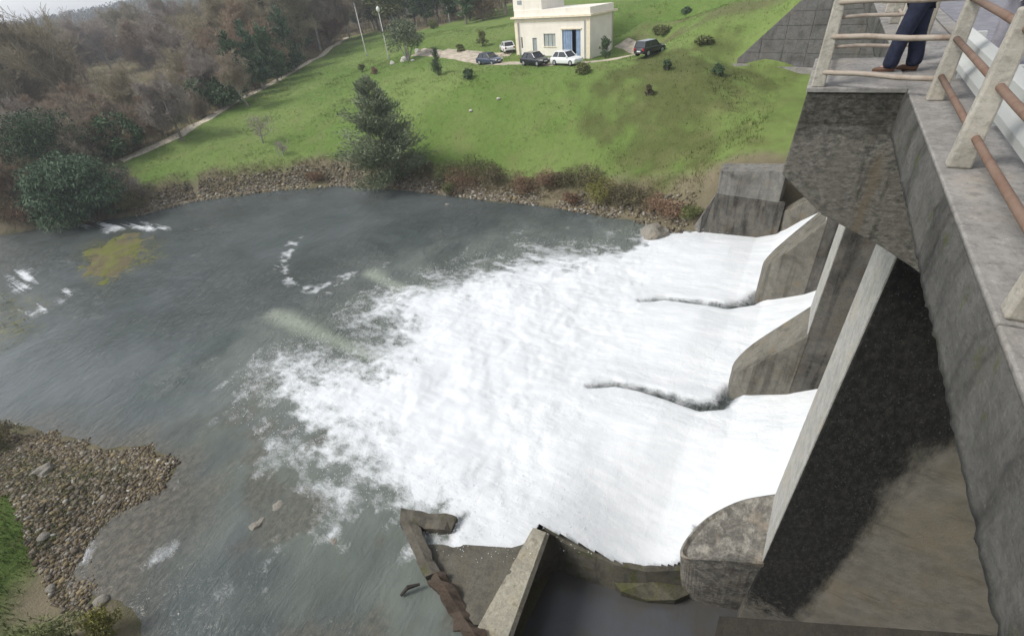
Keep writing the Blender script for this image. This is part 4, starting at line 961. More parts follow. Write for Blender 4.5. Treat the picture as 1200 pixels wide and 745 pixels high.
def branches(seed, h, r0, levels=4, lean=0.25, up=0.35, split=(3, 5), first=0.3, ratio=0.62, upright=0.0):
    """recursive limbs; returns (thick segments, thin segments) as lists of (p0, p1, r0, r1)"""
    rr = random.Random(seed); thick, thin = [], []
    def grow(p, dr, ln, rad, lev):
        n_ = 4 if lev == 0 else 3; q = Vector(p); d_ = Vector(dr)
        for i in range(n_):
            d2 = (d_ + Vector((rr.gauss(0, 0.13), rr.gauss(0, 0.13), rr.gauss(0.05, 0.08)))).normalized()
            e = q + d2 * (ln / n_); ra, rb = rad * (1 - 0.65 * i / n_), rad * (1 - 0.65 * (i + 1) / n_)
            (thick if lev <= 1 else thin).append((q.copy(), e.copy(), ra, rb))
            frac = (i + 1) / n_
            if lev < levels and frac > (first if lev == 0 else 0.2):
                for _ in range(rr.randint(*split) if lev > 0 else rr.randint(2, 4)):
                    a = rr.uniform(0, 6.283); o = d2.orthogonal().normalized(); o.rotate(Matrix.Rotation(a, 3, d2))
                    nd = (d2 * up + o * (0.75 + 0.3 * rr.random()) + Vector((0, 0, 0.25 + upright))).normalized()
                    st = q.lerp(e, rr.uniform(0.2, 1.0)); grow(st, nd, ln * ratio * rr.uniform(0.65, 1.1) * (1.15 - 0.45 * frac if lev == 0 else 1), max(rb * 0.62, 0.008), lev + 1)
            q, d_ = e, d2
    grow((0, 0, -0.3), (rr.gauss(0, lean * 0.3), rr.gauss(0, lean * 0.3), 1), h * 0.72, r0, 0)
    return thick, thin
def segs_mesh(segs, k, m, name, minr=0.0):
    A = np.array([s_[0] for s_ in segs], float); B = np.array([s_[1] for s_ in segs], float)
    ra = np.maximum(np.array([s_[2] for s_ in segs]), minr); rb = np.maximum(np.array([s_[3] for s_ in segs]), minr * 0.6)
    T = B - A; T /= np.linalg.norm(T, axis=1)[:, None] + 1e-9
    ref = np.where(np.abs(T[:, 2:3]) < 0.9, np.array([[0, 0, 1.0]]), np.array([[1.0, 0, 0]])); U = np.cross(T, ref); U /= np.linalg.norm(U, axis=1)[:, None]; Wv = np.cross(T, U)
    V = []
    for P_, r_ in ((A, ra), (B, rb)):
        for j in range(k):
            a = 2 * math.pi * j / k; V.append(P_ + (U * math.cos(a) + Wv * math.sin(a)) * r_[:, None])
    V = np.stack(V, 1); n_ = len(segs); base = np.arange(n_)[:, None] * (2 * k)
    F = np.concatenate([base + np.array([j, (j + 1) % k, k + (j + 1) % k, k + j]) for j in range(k)], 0)
    me = fast_mesh(name, V.reshape(-1, 3), F, m, True); return me
def bare_tree(name, seed, h, m_tw, m_bk, label, group=None, cat="tree", levels=4, minr=0.018, **kw):
    th, tn = branches(seed, h, h * 0.019 + 0.03, levels, **kw)
    t = thing(name, (0, 0, 0), label, cat, group)
    put("trunk", segs_mesh(th, 6, m_bk, "trunk"), t); put("crown", segs_mesh(tn, 3, m_tw, "crown", minr), t); return t

def crown_points(rng, n, blobs, shell=0.55):
    """points inside a set of ellipsoids (centre, radii), denser towards their skins; tint by height and clump"""
    w_ = np.array([b[1][0] * b[1][1] * b[1][2] for b in blobs]) ** 0.75; k = rng.choice(len(blobs), n, p=w_ / w_.sum())
    d_ = rng.normal(0, 1, (n, 3)); d_ /= np.linalg.norm(d_, axis=1)[:, None]; r_ = (shell + (1 - shell) * rng.random(n)) ** 1.0
    C_ = np.array([b[0] for b in blobs])[k]; Rr = np.array([b[1] for b in blobs])[k]
    tone = rng.uniform(0, 1, len(blobs))[k]
    return C_ + d_ * r_[:, None] * Rr, d_, np.clip(0.45 * tone + 0.55 * rng.random(n), 0, 1)
def leafy(name, seed, h, w, m_leaf, m_bk, label, cat="bush", group=None, n=2600, leaf=0.32, nb=16, trunk=0.12, droop=0.0, flat=1.0, part="crown", base=0.0, aspect=2.0, r0=None, twig=True):
    rng = np.random.default_rng(seed); blobs = []
    for i in range(nb):
        f_ = rng.random(); zc = h * (base + (1 - base) * (0.12 + 0.76 * f_)); rr = w / 2 * (1 - 0.75 * max(0, f_ - 0.35) ** 1.2) * rng.uniform(0.35, 0.85); a = rng.uniform(0, 6.283)
        br = w * rng.uniform(0.13, 0.24); blobs.append(((rr * math.cos(a), rr * math.sin(a), zc), (br, br, br * rng.uniform(0.6, 1.0) * flat)))
    for i in range(4): blobs.append(((rng.normal(0, 0.06 * w), rng.normal(0, 0.06 * w), h * (base + (1 - base) * rng.uniform(0.3, 0.7))), (w * 0.26, w * 0.26, h * 0.2 * (1 - base * 0.5))))
    P, d_, tn = crown_points(rng, n, blobs); ok = P[:, 2] > 0.03 * h; P, d_, tn = P[ok], d_[ok], tn[ok]
    ax = d_ + np.array([0, 0, -droop]); t = thing(name, (0, 0, 0), label, cat, group)
    put(part, cards(P, leaf * rng.uniform(0.6, 1.3, len(P)), ax, tn, m_leaf, part, rng, aspect), t)
    th = []
    for i in range(7):
        b_ = blobs[i % len(blobs)][0]; p0 = Vector((rng.normal(0, 0.03 * w), rng.normal(0, 0.03 * w), -0.2)); p2 = Vector(b_); p1 = p0.lerp(p2, 0.5) + Vector((0, 0, 0.08 * h)); R0 = (r0 or trunk)
        th += [(p0, p1, R0, R0 * 0.6), (p1, p2, R0 * 0.6, R0 * 0.2)]
    put("trunk" if cat == "tree" else "stem", segs_mesh(th, 6, m_bk, "trunk"), t); return t

def pine(name, seed, h, w, label, m_leaf=M_PINE, m_bk=M_BARK, whorls=17, group=None, leaf=0.42, dens=1.0, power=0.8, upswept=0.35, base=0.08, cat="tree", gaps=0.15):
    rng = np.random.default_rng(seed); P = []; D_ = []; T_ = []; segs = [(Vector((0, 0, -0.3)), Vector((0.05 * w, 0, h * 0.5)), h * 0.016 + 0.04, h * 0.01 + 0.03), (Vector((0.05 * w, 0, h * 0.5)), Vector((0, 0, h)), h * 0.01 + 0.03, 0.02)]
    for i in range(whorls):
        f_ = (i + rng.random() * 0.7) / whorls; z0 = h * (base + (0.97 - base) * f_); ln = w / 2 * (1 - f_) ** power * rng.uniform(0.7, 1.12) + 0.15
        for j in range(rng.integers(4, 7)):
            if rng.random() < gaps: continue
            a = rng.uniform(0, 6.283); l_ = ln * rng.uniform(0.6, 1.15); up_ = upswept * (0.4 + f_) + rng.normal(0, 0.1)
            e = np.array([math.cos(a) * l_, math.sin(a) * l_, z0 + up_ * l_]); s_ = np.array([0.03, 0, z0 - 0.02 * h])
            segs.append((Vector(s_), Vector(e), 0.012 * l_ + 0.015, 0.01)); k = max(6, int(l_ * 26 * dens)); u_ = rng.uniform(0.22, 1.05, k); tone = rng.random()
            q = s_ + (e - s_) * u_[:, None] + rng.normal(0, 0.11 * l_ + 0.05, (k, 3)) * np.array([1, 1, 0.75]); P.append(q)
            D_.append(np.tile((e - s_) / np.linalg.norm(e - s_), (k, 1)) + np.array([0, 0, 0.35])); T_.append(np.clip(0.5 * tone + 0.5 * rng.random(k), 0, 1))
    P = np.concatenate(P); D_ = np.concatenate(D_); T_ = np.concatenate(T_); t = thing(name, (0, 0, 0), label, cat, group)
    put("crown", cards(P, leaf * rng.uniform(0.6, 1.3, len(P)), D_, T_, m_leaf, "crown", rng, 4.6, 0.5), t); put("trunk", segs_mesh(segs, 6, m_bk, "trunk"), t); return t

# --- plants one can point to: (px, base y, top y, width px)
def site(px, by, ty, wp): b = hit(px, by); return b, max(0.3, height_for(b, ty)), wp * px_scale(b)
b, h, w = site(456, 219, 86, 100)
o = pine("pine_tree", 3, h, w, "tall ragged pine standing alone on the stony bank at the water's edge", whorls=22, leaf=0.46, dens=3.6, power=0.72, upswept=0.42, gaps=0.16); o.location = b + np.array([0.4, -0.3, 0]); o.rotation_euler.z = 1.1
b, h, w = site(116, 258, 180, 84)
o = leafy("evergreen_bush", 5, h, w, M_BLUEGREEN, M_BARK, "wide green bush with drooping sprays overhanging the far bank", n=17000, leaf=0.42, nb=46, droop=0.9, flat=0.7, aspect=3.0, part="foliage"); o.location = b
b, h, w = site(78, 206, 128, 76)
o = leafy("evergreen_tree", 9, h, w, M_DKGREEN, M_BARK, "dark green rounded tree just behind the drooping bush on the far bank", "tree", n=12000, leaf=0.34, nb=26, droop=0.4, aspect=2.6, trunk=0.25); o.location = b
for sd_, (px, by, ty, wp), mt, lb, cat in [
    (11, (150, 180, 138, 56), M_DKGREEN, "dark low shrub at the lower end of the gravel path", "bush"),
    (12, (258, 128, 94, 60), M_DKGREEN, "dark shrub mass beside the path, below the yellow-green bush", "bush"),
    (13, (330, 88, 52, 42), M_DKGREEN, "blackish shrub beside the upper part of the path, under the tall evergreens", "bush"),
    (14, (240, 106, 78, 34), M_YELLOW, "yellow-green bush among bare trees behind the path", "bush"),
    (15, (130, 158, 126, 34), M_YELLOW, "yellowish bush above the dark low shrub by the path's lower end", "bush"),
    (16, (514, 89, 57, 14), M_DKGREEN, "narrow dark cypress at the top of the lawn by the track", "tree"),
    (17, (550, 93, 79, 15), M_DKGREEN, "round clipped bush at the top of the lawn, below the dark blue car", "bush"),
    (18, (683, 87, 71, 17), M_OLIVE, "olive round bush in front of the white hatchback", "bush"),
    (19, (706, 66, 34, 17), M_DKGREEN, "tall dark shrub against the right end of the building", "bush"),
    (20, (782, 83, 67, 11), M_DKGREEN, "small dark tree on the lawn edge below the black off-roader", "tree"),
    (21, (841, 89, 76, 15), M_DKGREEN, "round bush near the foot of the concrete wing wall", "bush"),
    (22, (425, 85, 75, 9), M_OLIVE, "small bush on the lawn edge nearest the wood", "bush"),
    (23, (440, 87, 79, 9), M_RUSSET, "small brownish bush right of the small green one by the wood", "bush"),
    (24, (566, 55, 33, 13), M_OLIVE, "upright olive shrub on the meadow left of the building", "bush"),
    (25, (540, 61, 51, 10), M_OLIVE, "low bush on the meadow between track and wood", "bush"),
    (26, (760, 113, 98, 10), M_BRAMBLE, "thin dark sapling in the rough patch of the lawn", "tree"),
    (27, (804, 18, 8, 10), M_DKGREEN, "lone small bush high on the grass slope", "bush"),
    (28, (508, 34, 24, 12), M_OLIVE, "pale bush at the meadow's top edge by the wood", "bush"),
    (30, (630, 10, -6, 14), M_DKGREEN, "dark shrub behind the building's tower", "bush"),
    (31, (824, 52, 45, 20), M_OLIVE, "dull bramble clump on the rough slope, left of the wing wall", "bush"),
    (33, (775, 40, 32, 22), M_OLIVE, "bramble clump on the slope above the black off-roader", "bush")]:
    b, h, w = site(px, by, ty, wp); far_ = np.linalg.norm(b - CAM)
    if sd_ == 16: o = pine("cypress", sd_, h, w, lb, M_DKGREEN, whorls=16, leaf=0.22, dens=2.4, power=0.7, upswept=1.2, gaps=0.0, base=0.02)
    else: o = leafy("small_tree" if cat == "tree" else "shrub", sd_, h, w, mt, M_BARK, lb, cat, n=int(900 + w * 280), leaf=0.13 + w * 0.045, nb=14, trunk=0.05, part="crown" if cat == "tree" else "foliage")
    if sd_ == 19: b = np.array([66.15, 25.2, 0.0]); b[2] = gh(b[0], b[1]); o.scale = (0.85, 0.85, 0.9)
    o.location = b
b, h, w = site(478, 71, 26, 46)
o = leafy("round_tree", 41, h, w, M_PINE, M_BARKP, "big round tree with several bare stems above white boulders", "tree", n=5200, leaf=0.34, nb=22, base=0.28, trunk=0.12); o.location = b
# stray grey twigs beside the drooping bush; bare tree on the path
b, h, w = site(160, 238, 190, 40)
o = bare_tree("bare_shrub", 51, h, M_TWIGP, M_BARK, "grey leafless shrub right of the drooping green bush", cat="bush", levels=3, split=(3, 5), first=0.05); o.location = b
b, h, w = site(214, 166, 84, 60)
o = bare_tree("bare_tree", 52, h, M_TWIGP, M_BARK, "leafless tree standing right beside the gravel path", levels=4, split=(3, 4), minr=0.022); o.location = b
b, h, w = site(292, 126, 62, 40)
o = bare_tree("bare_tree", 53, h, M_TWIG, M_BARKP, "leafless pale-stemmed tree at the bend of the path under the evergreens", levels=4, split=(2, 4), minr=0.02, upright=0.3); o.location = b
for sd_, (px, by, ty), lb in [(61, (309, 169, 128), "young bare tree tied to a leaning white stake on the lawn"), (62, (332, 183, 160), "small bare sapling held by two pale stakes on the lawn")]:
    b = hit(px, by); h = height_for(b, ty)
    o = bare_tree("sapling", sd_, h, M_TWIGP, M_BARKP, lb, levels=3, split=(2, 3), minr=0.012); o.location = b
    for k_ in range(1 if sd_ == 61 else 2):
        MB().tube([(0.3 - 0.7 * k_, 0.3, -0.2), (0.25 - 0.6 * k_, 0.5 - 0.3 * k_, 1.6)], 0.05, 6).build("stake", M_STRIP, o)

# dry scrub along the far bank
BANK = [(545, 222, 192, 60, M_RUSSET), (585, 215, 190, 50, M_BRAMBLE), (615, 222, 200, 44, M_RUSSET), (640, 222, 198, 40, M_RUSSET), (660, 215, 196, 46, M_BRAMBLE), (690, 216, 196, 60, M_BRAMBLE),
        (705, 232, 206, 50, M_YELLOW), (725, 238, 206, 48, M_BRAMBLE), (745, 246, 216, 48, M_BRAMBLE), (770, 250, 228, 44, M_RUSSET), (790, 258, 236, 36, M_RUSSET), (810, 258, 238, 30, M_OLIVE),
        (525, 208, 184, 50, M_OLIVE), (565, 202, 184, 55, M_OLIVE), (500, 205, 190, 30, M_BRAMBLE), (440, 215, 196, 30, M_BRAMBLE), (670, 240, 222, 26, M_RUSSET), (528, 231, 210, 20, M_OLIVE), (372, 212, 200, 24, M_RUSSET)]
WORD = {M_RUSSET: "russet dry shrub", M_BRAMBLE: "dark tangled bramble", M_YELLOW: "straw-yellow shrub", M_OLIVE: "dull green scrub bush"}
WHERE = ["on the bank right of the pine, lowest stems by the stones", "on the bank between pine and wall, left half", "in mid bank below the lawn's dark edge", "second russet clump in mid bank", "under the lawn edge, left of the largest bramble",
         "largest on the bank, hanging from the lawn edge", "among brambles, the only straw-coloured one", "right of the straw-yellow shrub", "near the right end of the bank", "close to the training wall, upper", "close to the flat dark rock",
         "last on the bank before the training wall", "just right of the pine's foot", "topping the bank right of the pine", "small, beside the pine", "small, left of the pine's foot", "low at the water's edge in mid bank", "tuft at the waterline right of the pine", "small, on the bank well left of the pine"]
for i, (px, by, ty, wp, mt) in enumerate(BANK):
    b, h, w = site(px, by, ty, wp); h *= 0.8
    o = leafy("bank_shrub", 200 + i, h, w, mt, M_BARK, WORD[mt] + " " + WHERE[i], "bush", "scrub along the far bank", n=int(700 + w * 420), leaf=0.2, nb=14, trunk=0.025, part="foliage", aspect=3.5); o.location = b
for i, (px, by, ty, wp, mt, lb) in enumerate([(132, 745, 708, 34, M_YELLOW, "yellow-green weeds on the stones in the lower left corner"), (85, 752, 726, 50, M_OLIVE, "green scrub at the bottom edge beside the lower gravel"), (12, 520, 500, 30, M_BRAMBLE, "dark weeds at the upper tip of the gravel bar")]):
    b, h, w = site(px, by, ty, wp); o = leafy("shrub", 240 + i, min(h, 1.3), w, mt, M_BARK, lb, n=1800, leaf=0.13, nb=14, trunk=0.02, part="foliage", aspect=3.0); o.location = b

for i, (px, by, ty, wp, mt, lb) in enumerate([(8, 262, 226, 46, M_BRAMBLE, "dark bramble at the left edge, right above the waterline"), (34, 262, 236, 40, M_RUSSET, "russet brush on the bank, left of the drooping green bush"), (12, 236, 204, 50, M_RUSSET, "russet thicket at the left edge, second row above the water"),
                                       (36, 232, 210, 36, M_BRAMBLE, "dark bramble tucked between the two big evergreens and the left edge"), (10, 208, 176, 46, M_BRAMBLE, "brown thicket left of the rounded evergreen tree"), (160, 246, 222, 34, M_BRAMBLE, "low bramble at the water, right of the drooping green bush"), (60, 262, 246, 34, M_OLIVE, "dull green brush at the waterline below the drooping bush's left side")]):
    b, h, w = site(px, by, ty, wp); o = leafy("bank_shrub", 260 + i, h, w, mt, M_BARK, lb, n=int(900 + 420 * w), leaf=0.26, nb=16, trunk=0.03, part="foliage", aspect=4.0); o.location = b
# --- the wood left of the path
WG = "bare trees of the wood left of the path"
WL = "leafless grey-brown tree in the crowded wood left of the path"
protos = []
for i, (h, mt, mb, kw) in enumerate([(11, M_TWIG, M_BARK, {}), (12, M_TWIGO, M_BARK, {}), (13, M_TWIGP, M_BARKP, dict(upright=0.25)), (9, M_TWIG, M_BARK, dict(first=0.15)), (10, M_TWIGR, M_BARK, dict(first=0.1)), (12, M_TWIGO, M_BARKP, dict(upright=0.4))]):
    protos.append((bare_tree("bare_tree", 300 + i, h, mt, mb, WL, WG, levels=4, split=(2, 4), minr=0.026, **kw), h))
rng = np.random.default_rng(77); spots = []
def try_spot(x_, y_, gap):
    for s_ in spots:
        if (s_[0] - x_) ** 2 + (s_[1] - y_) ** 2 < gap * gap: return False
    spots.append((x_, y_)); return True
def in_wood(x_, y_, m_=2.0): return poly_sdf(np.array([x_]), np.array([y_]), WOOD)[0] > m_ and poly_sdf(np.array([x_]), np.array([y_]), RIVER)[0] < -1.5
LOOK = ["grey-brown leafless tree", "olive-tinged leafless tree", "pale-stemmed purplish leafless tree", "low-branching brown leafless tree", "russet-twigged leafless tree", "slender upright olive leafless tree"]
def wood_label(k_, s_, px, py):
    size = "tall" if s_ > 1.0 else ("mid-sized" if s_ > 0.75 else "short")
    if py > 200: w_ = "at the river's edge by the left side"
    elif py > 150: w_ = "just above the two dark evergreens on the far bank" if px < 130 else "beside the path's lower end"
    elif px < 60: w_ = "near the left edge, under the skyline" if py < 90 else "near the left edge, halfway down the wood"
    elif px < 150: w_ = "left of the ivy trees' hollow, high in the wood" if py < 80 else "in the middle of the wood, above the yellowish bush"
    elif px < 250: w_ = "high in the wood, left of the evergreens" if py < 80 else "close behind the path, left of the yellow-green bush"
    elif px < 350: w_ = "behind the evergreens beside the path"
    else: w_ = "at the wood's right end, above the path's top"
    return size + " " + LOOK[k_] + " " + w_
n_b = 0; tries = 0
while n_b < 175 and tries < 9000:
    tries += 1
    px, py = rng.uniform(-30, 430), rng.uniform(22, 255)
    r_ = ray(px, py)
    if r_[2] > -0.02 * math.hypot(r_[0], r_[1]): continue
    p = CAM + r_ * (5.0 - CAM[2]) / r_[2]
    if math.hypot(p[0], p[1]) > 330 or not in_wood(p[0], p[1]): continue
    if 85 < px < 205 and 92 < py < 150 and rng.random() < 0.75: continue
    if not try_spot(p[0], p[1], 3.2): continue
    k_ = int(rng.integers(0, len(protos))); pr, ph = protos[k_]
    near_ = math.hypot(p[0] - 15, p[1] - 75) < 45
    if near_ and rng.random() < 0.6: k_ = 4 if rng.random() < 0.5 else 3; pr, ph = protos[k_]
    sc_ = rng.uniform(0.8, 1.35) * (0.5 if near_ else 1.0) * (1.25 if px > 330 else 1.1)
    loc = (p[0], p[1], gh(p[0], p[1]))
    if n_b < len(protos) and False: pass
    dup(pr, loc, rng.uniform(0, 6.28), sc_, wood_label(k_, sc_, px, py)); n_b += 1
# the prototypes themselves take places in the wood
for (pr, ph), (px, py) in zip(protos, [(120, 70), (170, 60), (385, 52), (60, 110), (20, 120), (410, 45)]):
    p = hit(px, py); pr.location = p; pr.rotation_euler.z = px
    pr['label'] = wood_label([q_[0] for q_ in protos].index(pr), 1.0, px, py).replace('mid-sized', 'full-grown')
# evergreens in the wood
EV = [(290, 114, 36, 26), (309, 105, 22, 24), (326, 97, 26, 25), (345, 84, 6, 27), (302, 92, 30, 20), (356, 66, -20, 24)]
for i, (px, by, ty, wp) in enumerate(EV):
    b, h, w = site(px, by, ty, wp)
    o = pine("evergreen_tree", 400 + i, h, w, ["leftmost of the tall evergreens beside the path", "second tall evergreen from the left beside the path", "tall evergreen in the middle of the group beside the path", "tall evergreen nearest the path's upper end", "evergreen behind the leftmost of the group by the path", "rearmost evergreen of the group, cut by the top edge"][i],
             M_BLUEGREEN if i % 2 else M_DKGREEN, M_BARKP, 18, "evergreens beside the path", 0.75, 1.3, 0.55, 0.5, 0.12); o.location = b
b, h, w = site(52, 104, 66, 40); o = leafy("ivy_tree", 431, h, w, M_DKGREEN, M_BARK, "small tree choked with dark ivy among bare trees at far left", "tree", n=2600, leaf=0.6, nb=12, base=0.2); o.location = b
b, h, w = site(75, 118, 86, 16); o = leafy("ivy_tree", 432, h, w, M_DKGREEN, M_BARK, "ivy-dark thin tree just right of the larger ivy tree", "tree", n=1200, leaf=0.5, nb=8, base=0.1); o.location = b
# woodland above the meadow
DG = "trees of the dark wood above the meadow"
dk = [pine("wood_tree", 450, 14, 7, "dark evergreen tree in the wood above the meadow", M_DKGREEN, M_BARK, 15, DG, 0.9, 0.8, 0.5, 0.3, 0.15),
      leafy("wood_tree", 451, 12, 8, M_OLIVE, M_BARKP, "dull green broad tree in the wood above the meadow", "tree", DG, n=2400, leaf=0.75, nb=18, base=0.2, trunk=0.2)]
n_d = 0; tries = 0
while n_d < 88 and tries < 6000:
    tries += 1; px, py = rng.uniform(395, 606), rng.uniform(-12, 30)
    if py > 47 - (px - 430) * 0.165: continue
    r_ = ray(px, py); p = CAM + r_ * (11.0 - CAM[2]) / r_[2]
    if not (60 < math.hypot(p[0], p[1]) < 340) or not try_spot(p[0], p[1], 3.2): continue
    k_ = rng.random(); loc = (p[0], p[1], gh(p[0], p[1]))
    if n_d < 2:
        dk[n_d].location = loc; dk[n_d]['label'] += ", first of its kind by the meadow"
    elif k_ < 0.4: dup(dk[0], loc, rng.uniform(0, 6), rng.uniform(0.8, 1.2))
    elif k_ < 0.65: dup(dk[1], loc, rng.uniform(0, 6), rng.uniform(0.8, 1.2))
    else: dup(protos[int(rng.integers(0, 6))][0], loc, rng.uniform(0, 6), rng.uniform(0.9, 1.3), "leafless tree mixed into the dark wood above the meadow", DG)
    zone = "left end, by the plain pole" if px < 450 else ("middle, behind the round tree" if px < 520 else "right end, near the building's tower")
    ob_ = COL.objects[-1] if False else None
    last_label = zone
    for o_ in list(COL.objects)[-8:]:
        if o_.get('group') == DG and o_.parent is None and (o_.location - Vector(loc)).length < 0.01: o_['label'] = o_['label'].split(",")[0] + ", " + zone
    n_d += 1

# --- undergrowth, grass and far woodland: nobody could count these
def blades(name, P, h, lean, m, cols, rng, k=3, wid=0.18):
    n = len(P); V = np.zeros((n, k, 3, 3)); a = rng.uniform(0, 6.283, (n, k)); l_ = lean * rng.uniform(0.3, 1.2, (n, k)); hh = h[:, None] * rng.uniform(0.6, 1.15, (n, k)); ww = h[:, None] * wid * rng.uniform(0.6, 1.3, (n, k))
    o = rng.normal(0, 1, (n, k, 2)) * (h[:, None, None] * 0.5); bx_ = P[:, None, 0] + o[..., 0]; by_ = P[:, None, 1] + o[..., 1]; bz = np.repeat(P[:, None, 2] - 0.03, k, 1)
    V[:, :, 0] = np.stack([bx_ - np.sin(a) * ww / 2, by_ + np.cos(a) * ww / 2, bz], -1); V[:, :, 1] = np.stack([bx_ + np.sin(a) * ww / 2, by_ - np.cos(a) * ww / 2, bz], -1)
    V[:, :, 2] = np.stack([bx_ + np.cos(a) * l_ * hh, by_ + np.sin(a) * l_ * hh, bz + hh], -1)
    me = fast_mesh(name, V.reshape(-1, 3), np.arange(n * k * 3).reshape(-1, 3), m); cattr(me, "tint", np.repeat(cols, k * 3, 0)); return tag(put(name, me), kind='stuff')
nb_ = NT("grass_blade", 0.85, 0.15); nb_.color(nb_.attr("tint", 'Color')); M_BLADE = nb_.m
rng = np.random.default_rng(91)
q = rng.uniform((20, 3), (95, 105), (190000, 2)); dl = -poly_sdf(q[:, 0], q[:, 1], RIVER); wd = poly_sdf(q[:, 0], q[:, 1], WOOD)
el = np.hypot(q[:, 0], q[:, 1]); ok = (dl > 2.4) & (wd < 0) & (line_dist(q[:, 0], q[:, 1], PATH) > 1.1)
TR = [tuple(onz(*p, 8.4)[:2]) for p in [(480, 68), (540, 70), (580, 74), (640, 79), (690, 77), (745, 69)]]
ok &= line_dist(q[:, 0], q[:, 1], TR) > 2.0
q = q[ok][:70000]; zz = ground_h(q[:, 0], q[:, 1]); nz = fbm(q[:, 0] * 0.25, q[:, 1] * 0.25, 4, 151)
bare_ = sstep(-2, 3, poly_sdf(q[:, 0], q[:, 1], BARE))
cols = L(np.array([0.10, 0.172, 0.034]), np.array([0.19, 0.25, 0.070]), rng.random(len(q)) * 0.6 + 0.4 * sstep(0.3, 0.7, nz)); cols = L(cols, np.array([0.078, 0.09, 0.028]), bare_ * 0.85)
cols = L(cols, np.array([0.30, 0.27, 0.14]), (rng.random(len(q)) < 0.10) * 0.9)
blades("lawn_grass", np.column_stack([q, zz]), 0.07 + 0.16 * rng.random(len(q)) ** 2 + 0.12 * sstep(0.55, 0.75, nz), 0.5, M_BLADE, cols, rng, 3, 0.22)
q = rng.uniform((-12, 12), (4, 42), (60000, 2)); dl = -poly_sdf(q[:, 0], q[:, 1], RIVER); q = q[(dl > 1.0)][:16000]; zz = ground_h(q[:, 0], q[:, 1])
cols = L(np.array([0.05, 0.095, 0.016]), np.array([0.13, 0.175, 0.04]), rng.random(len(q))); cols = L(cols, np.array([0.19, 0.15, 0.07]), (rng.random(len(q)) < 0.16) * 0.9)
blades("bank_grass", np.column_stack([q, zz]), rng.uniform(0.08, 0.3, len(q)), 0.6, M_BLADE, cols, rng, 4, 0.14)
# dry grass on the far bank
q, u = bank_pts(5200, 0.9, 5.0); zz = ground_h(q[:, 0], q[:, 1])
cols = L(np.array([0.20, 0.155, 0.085]), np.array([0.115, 0.115, 0.045]), rng.random(len(q)))
blades("dry_grass", np.column_stack([q, zz]), rng.uniform(0.15, 0.5, len(q)), 0.7, M_BLADE, cols, rng, 4, 0.10)
# weeds on the shoals by the left edge
q = rng.uniform((2, 44), (26, 66), (9000, 2)); s_ = np.maximum(poly_sdf(q[:, 0], q[:, 1], BARW), poly_sdf(q[:, 0], q[:, 1], BARL)); q = q[s_ + (fbm(q[:, 0], q[:, 1], 3, 161) - 0.5) * 4 > 0.5][:2600]
cols = L(np.array([0.15, 0.17, 0.03]), np.array([0.15, 0.115, 0.055]), rng.random(len(q)) ** 1.5)
blades("shoal_weeds", np.column_stack([q, np.full(len(q), -0.03)]), rng.uniform(0.05, 0.22, len(q)), 1.2, M_BLADE, cols, rng, 4, 0.25)
# leafless brush under the trees
q = rng.uniform((5, 66), (175, 260), (60000, 2)); ok = (poly_sdf(q[:, 0], q[:, 1], WOOD) > 0.1) & (poly_sdf(q[:, 0], q[:, 1], RIVER) < -0.5); q = q[ok]
near_ = np.hypot(q[:, 0] - 15, q[:, 1] - 78) < 40; ok = near_ | (rng.random(len(q)) < 0.33); q = q[ok][:17000]
zz = ground_h(q[:, 0], q[:, 1]); tn = fbm(q[:, 0] * 0.1, q[:, 1] * 0.1, 3, 171); cols = L(np.array([0.25, 0.20, 0.14]), np.array([0.36, 0.31, 0.235]), rng.random(len(q)))
cols = L(cols, np.array([0.22, 0.15, 0.075]), sstep(0.5, 0.7, tn) * 0.7); cols = L(cols, np.array([0.10, 0.105, 0.045]), (rng.random(len(q)) < 0.15) * 0.8)
blades("undergrowth", np.column_stack([q, zz]), rng.uniform(0.4, 1.9, len(q)), 0.7, M_BLADE, cols, rng, 9, 0.035)
# woodland covering the far hills: clumps of leaf-sized faces
n_ = 5200; az = np.radians(rng.uniform(22, 80, n_)); rr_ = 240 + 900 * rng.random(n_) ** 0.8; P0 = np.column_stack([rr_ * np.cos(az), rr_ * np.sin(az)])
P0 = np.column_stack([P0, ground_h(P0[:, 0], P0[:, 1])]); hh = rng.uniform(5, 11, n_); k = 16
P = np.repeat(P0, k, 0) + rng.normal(0, 1, (n_ * k, 3)) * np.array([2.4, 2.4, 0]); P[:, 2] += np.repeat(hh, k) * rng.uniform(0.05, 1.0, n_ * k)
tone = np.repeat(rng.random(n_), k) * 0.6 + 0.4 * rng.random(n_ * k)
M_FARW = foliage_mat("far_woodland_green", (0.03, 0.042, 0.032), (0.105, 0.105, 0.085))
tag(put("distant_woodland", cards(P, rng.uniform(1.6, 3.4, len(P)), np.tile([0, 0, 0.8], (len(P), 1)), tone, M_FARW, "distant_woodland", rng, 1.7, 1.0)), kind='stuff')

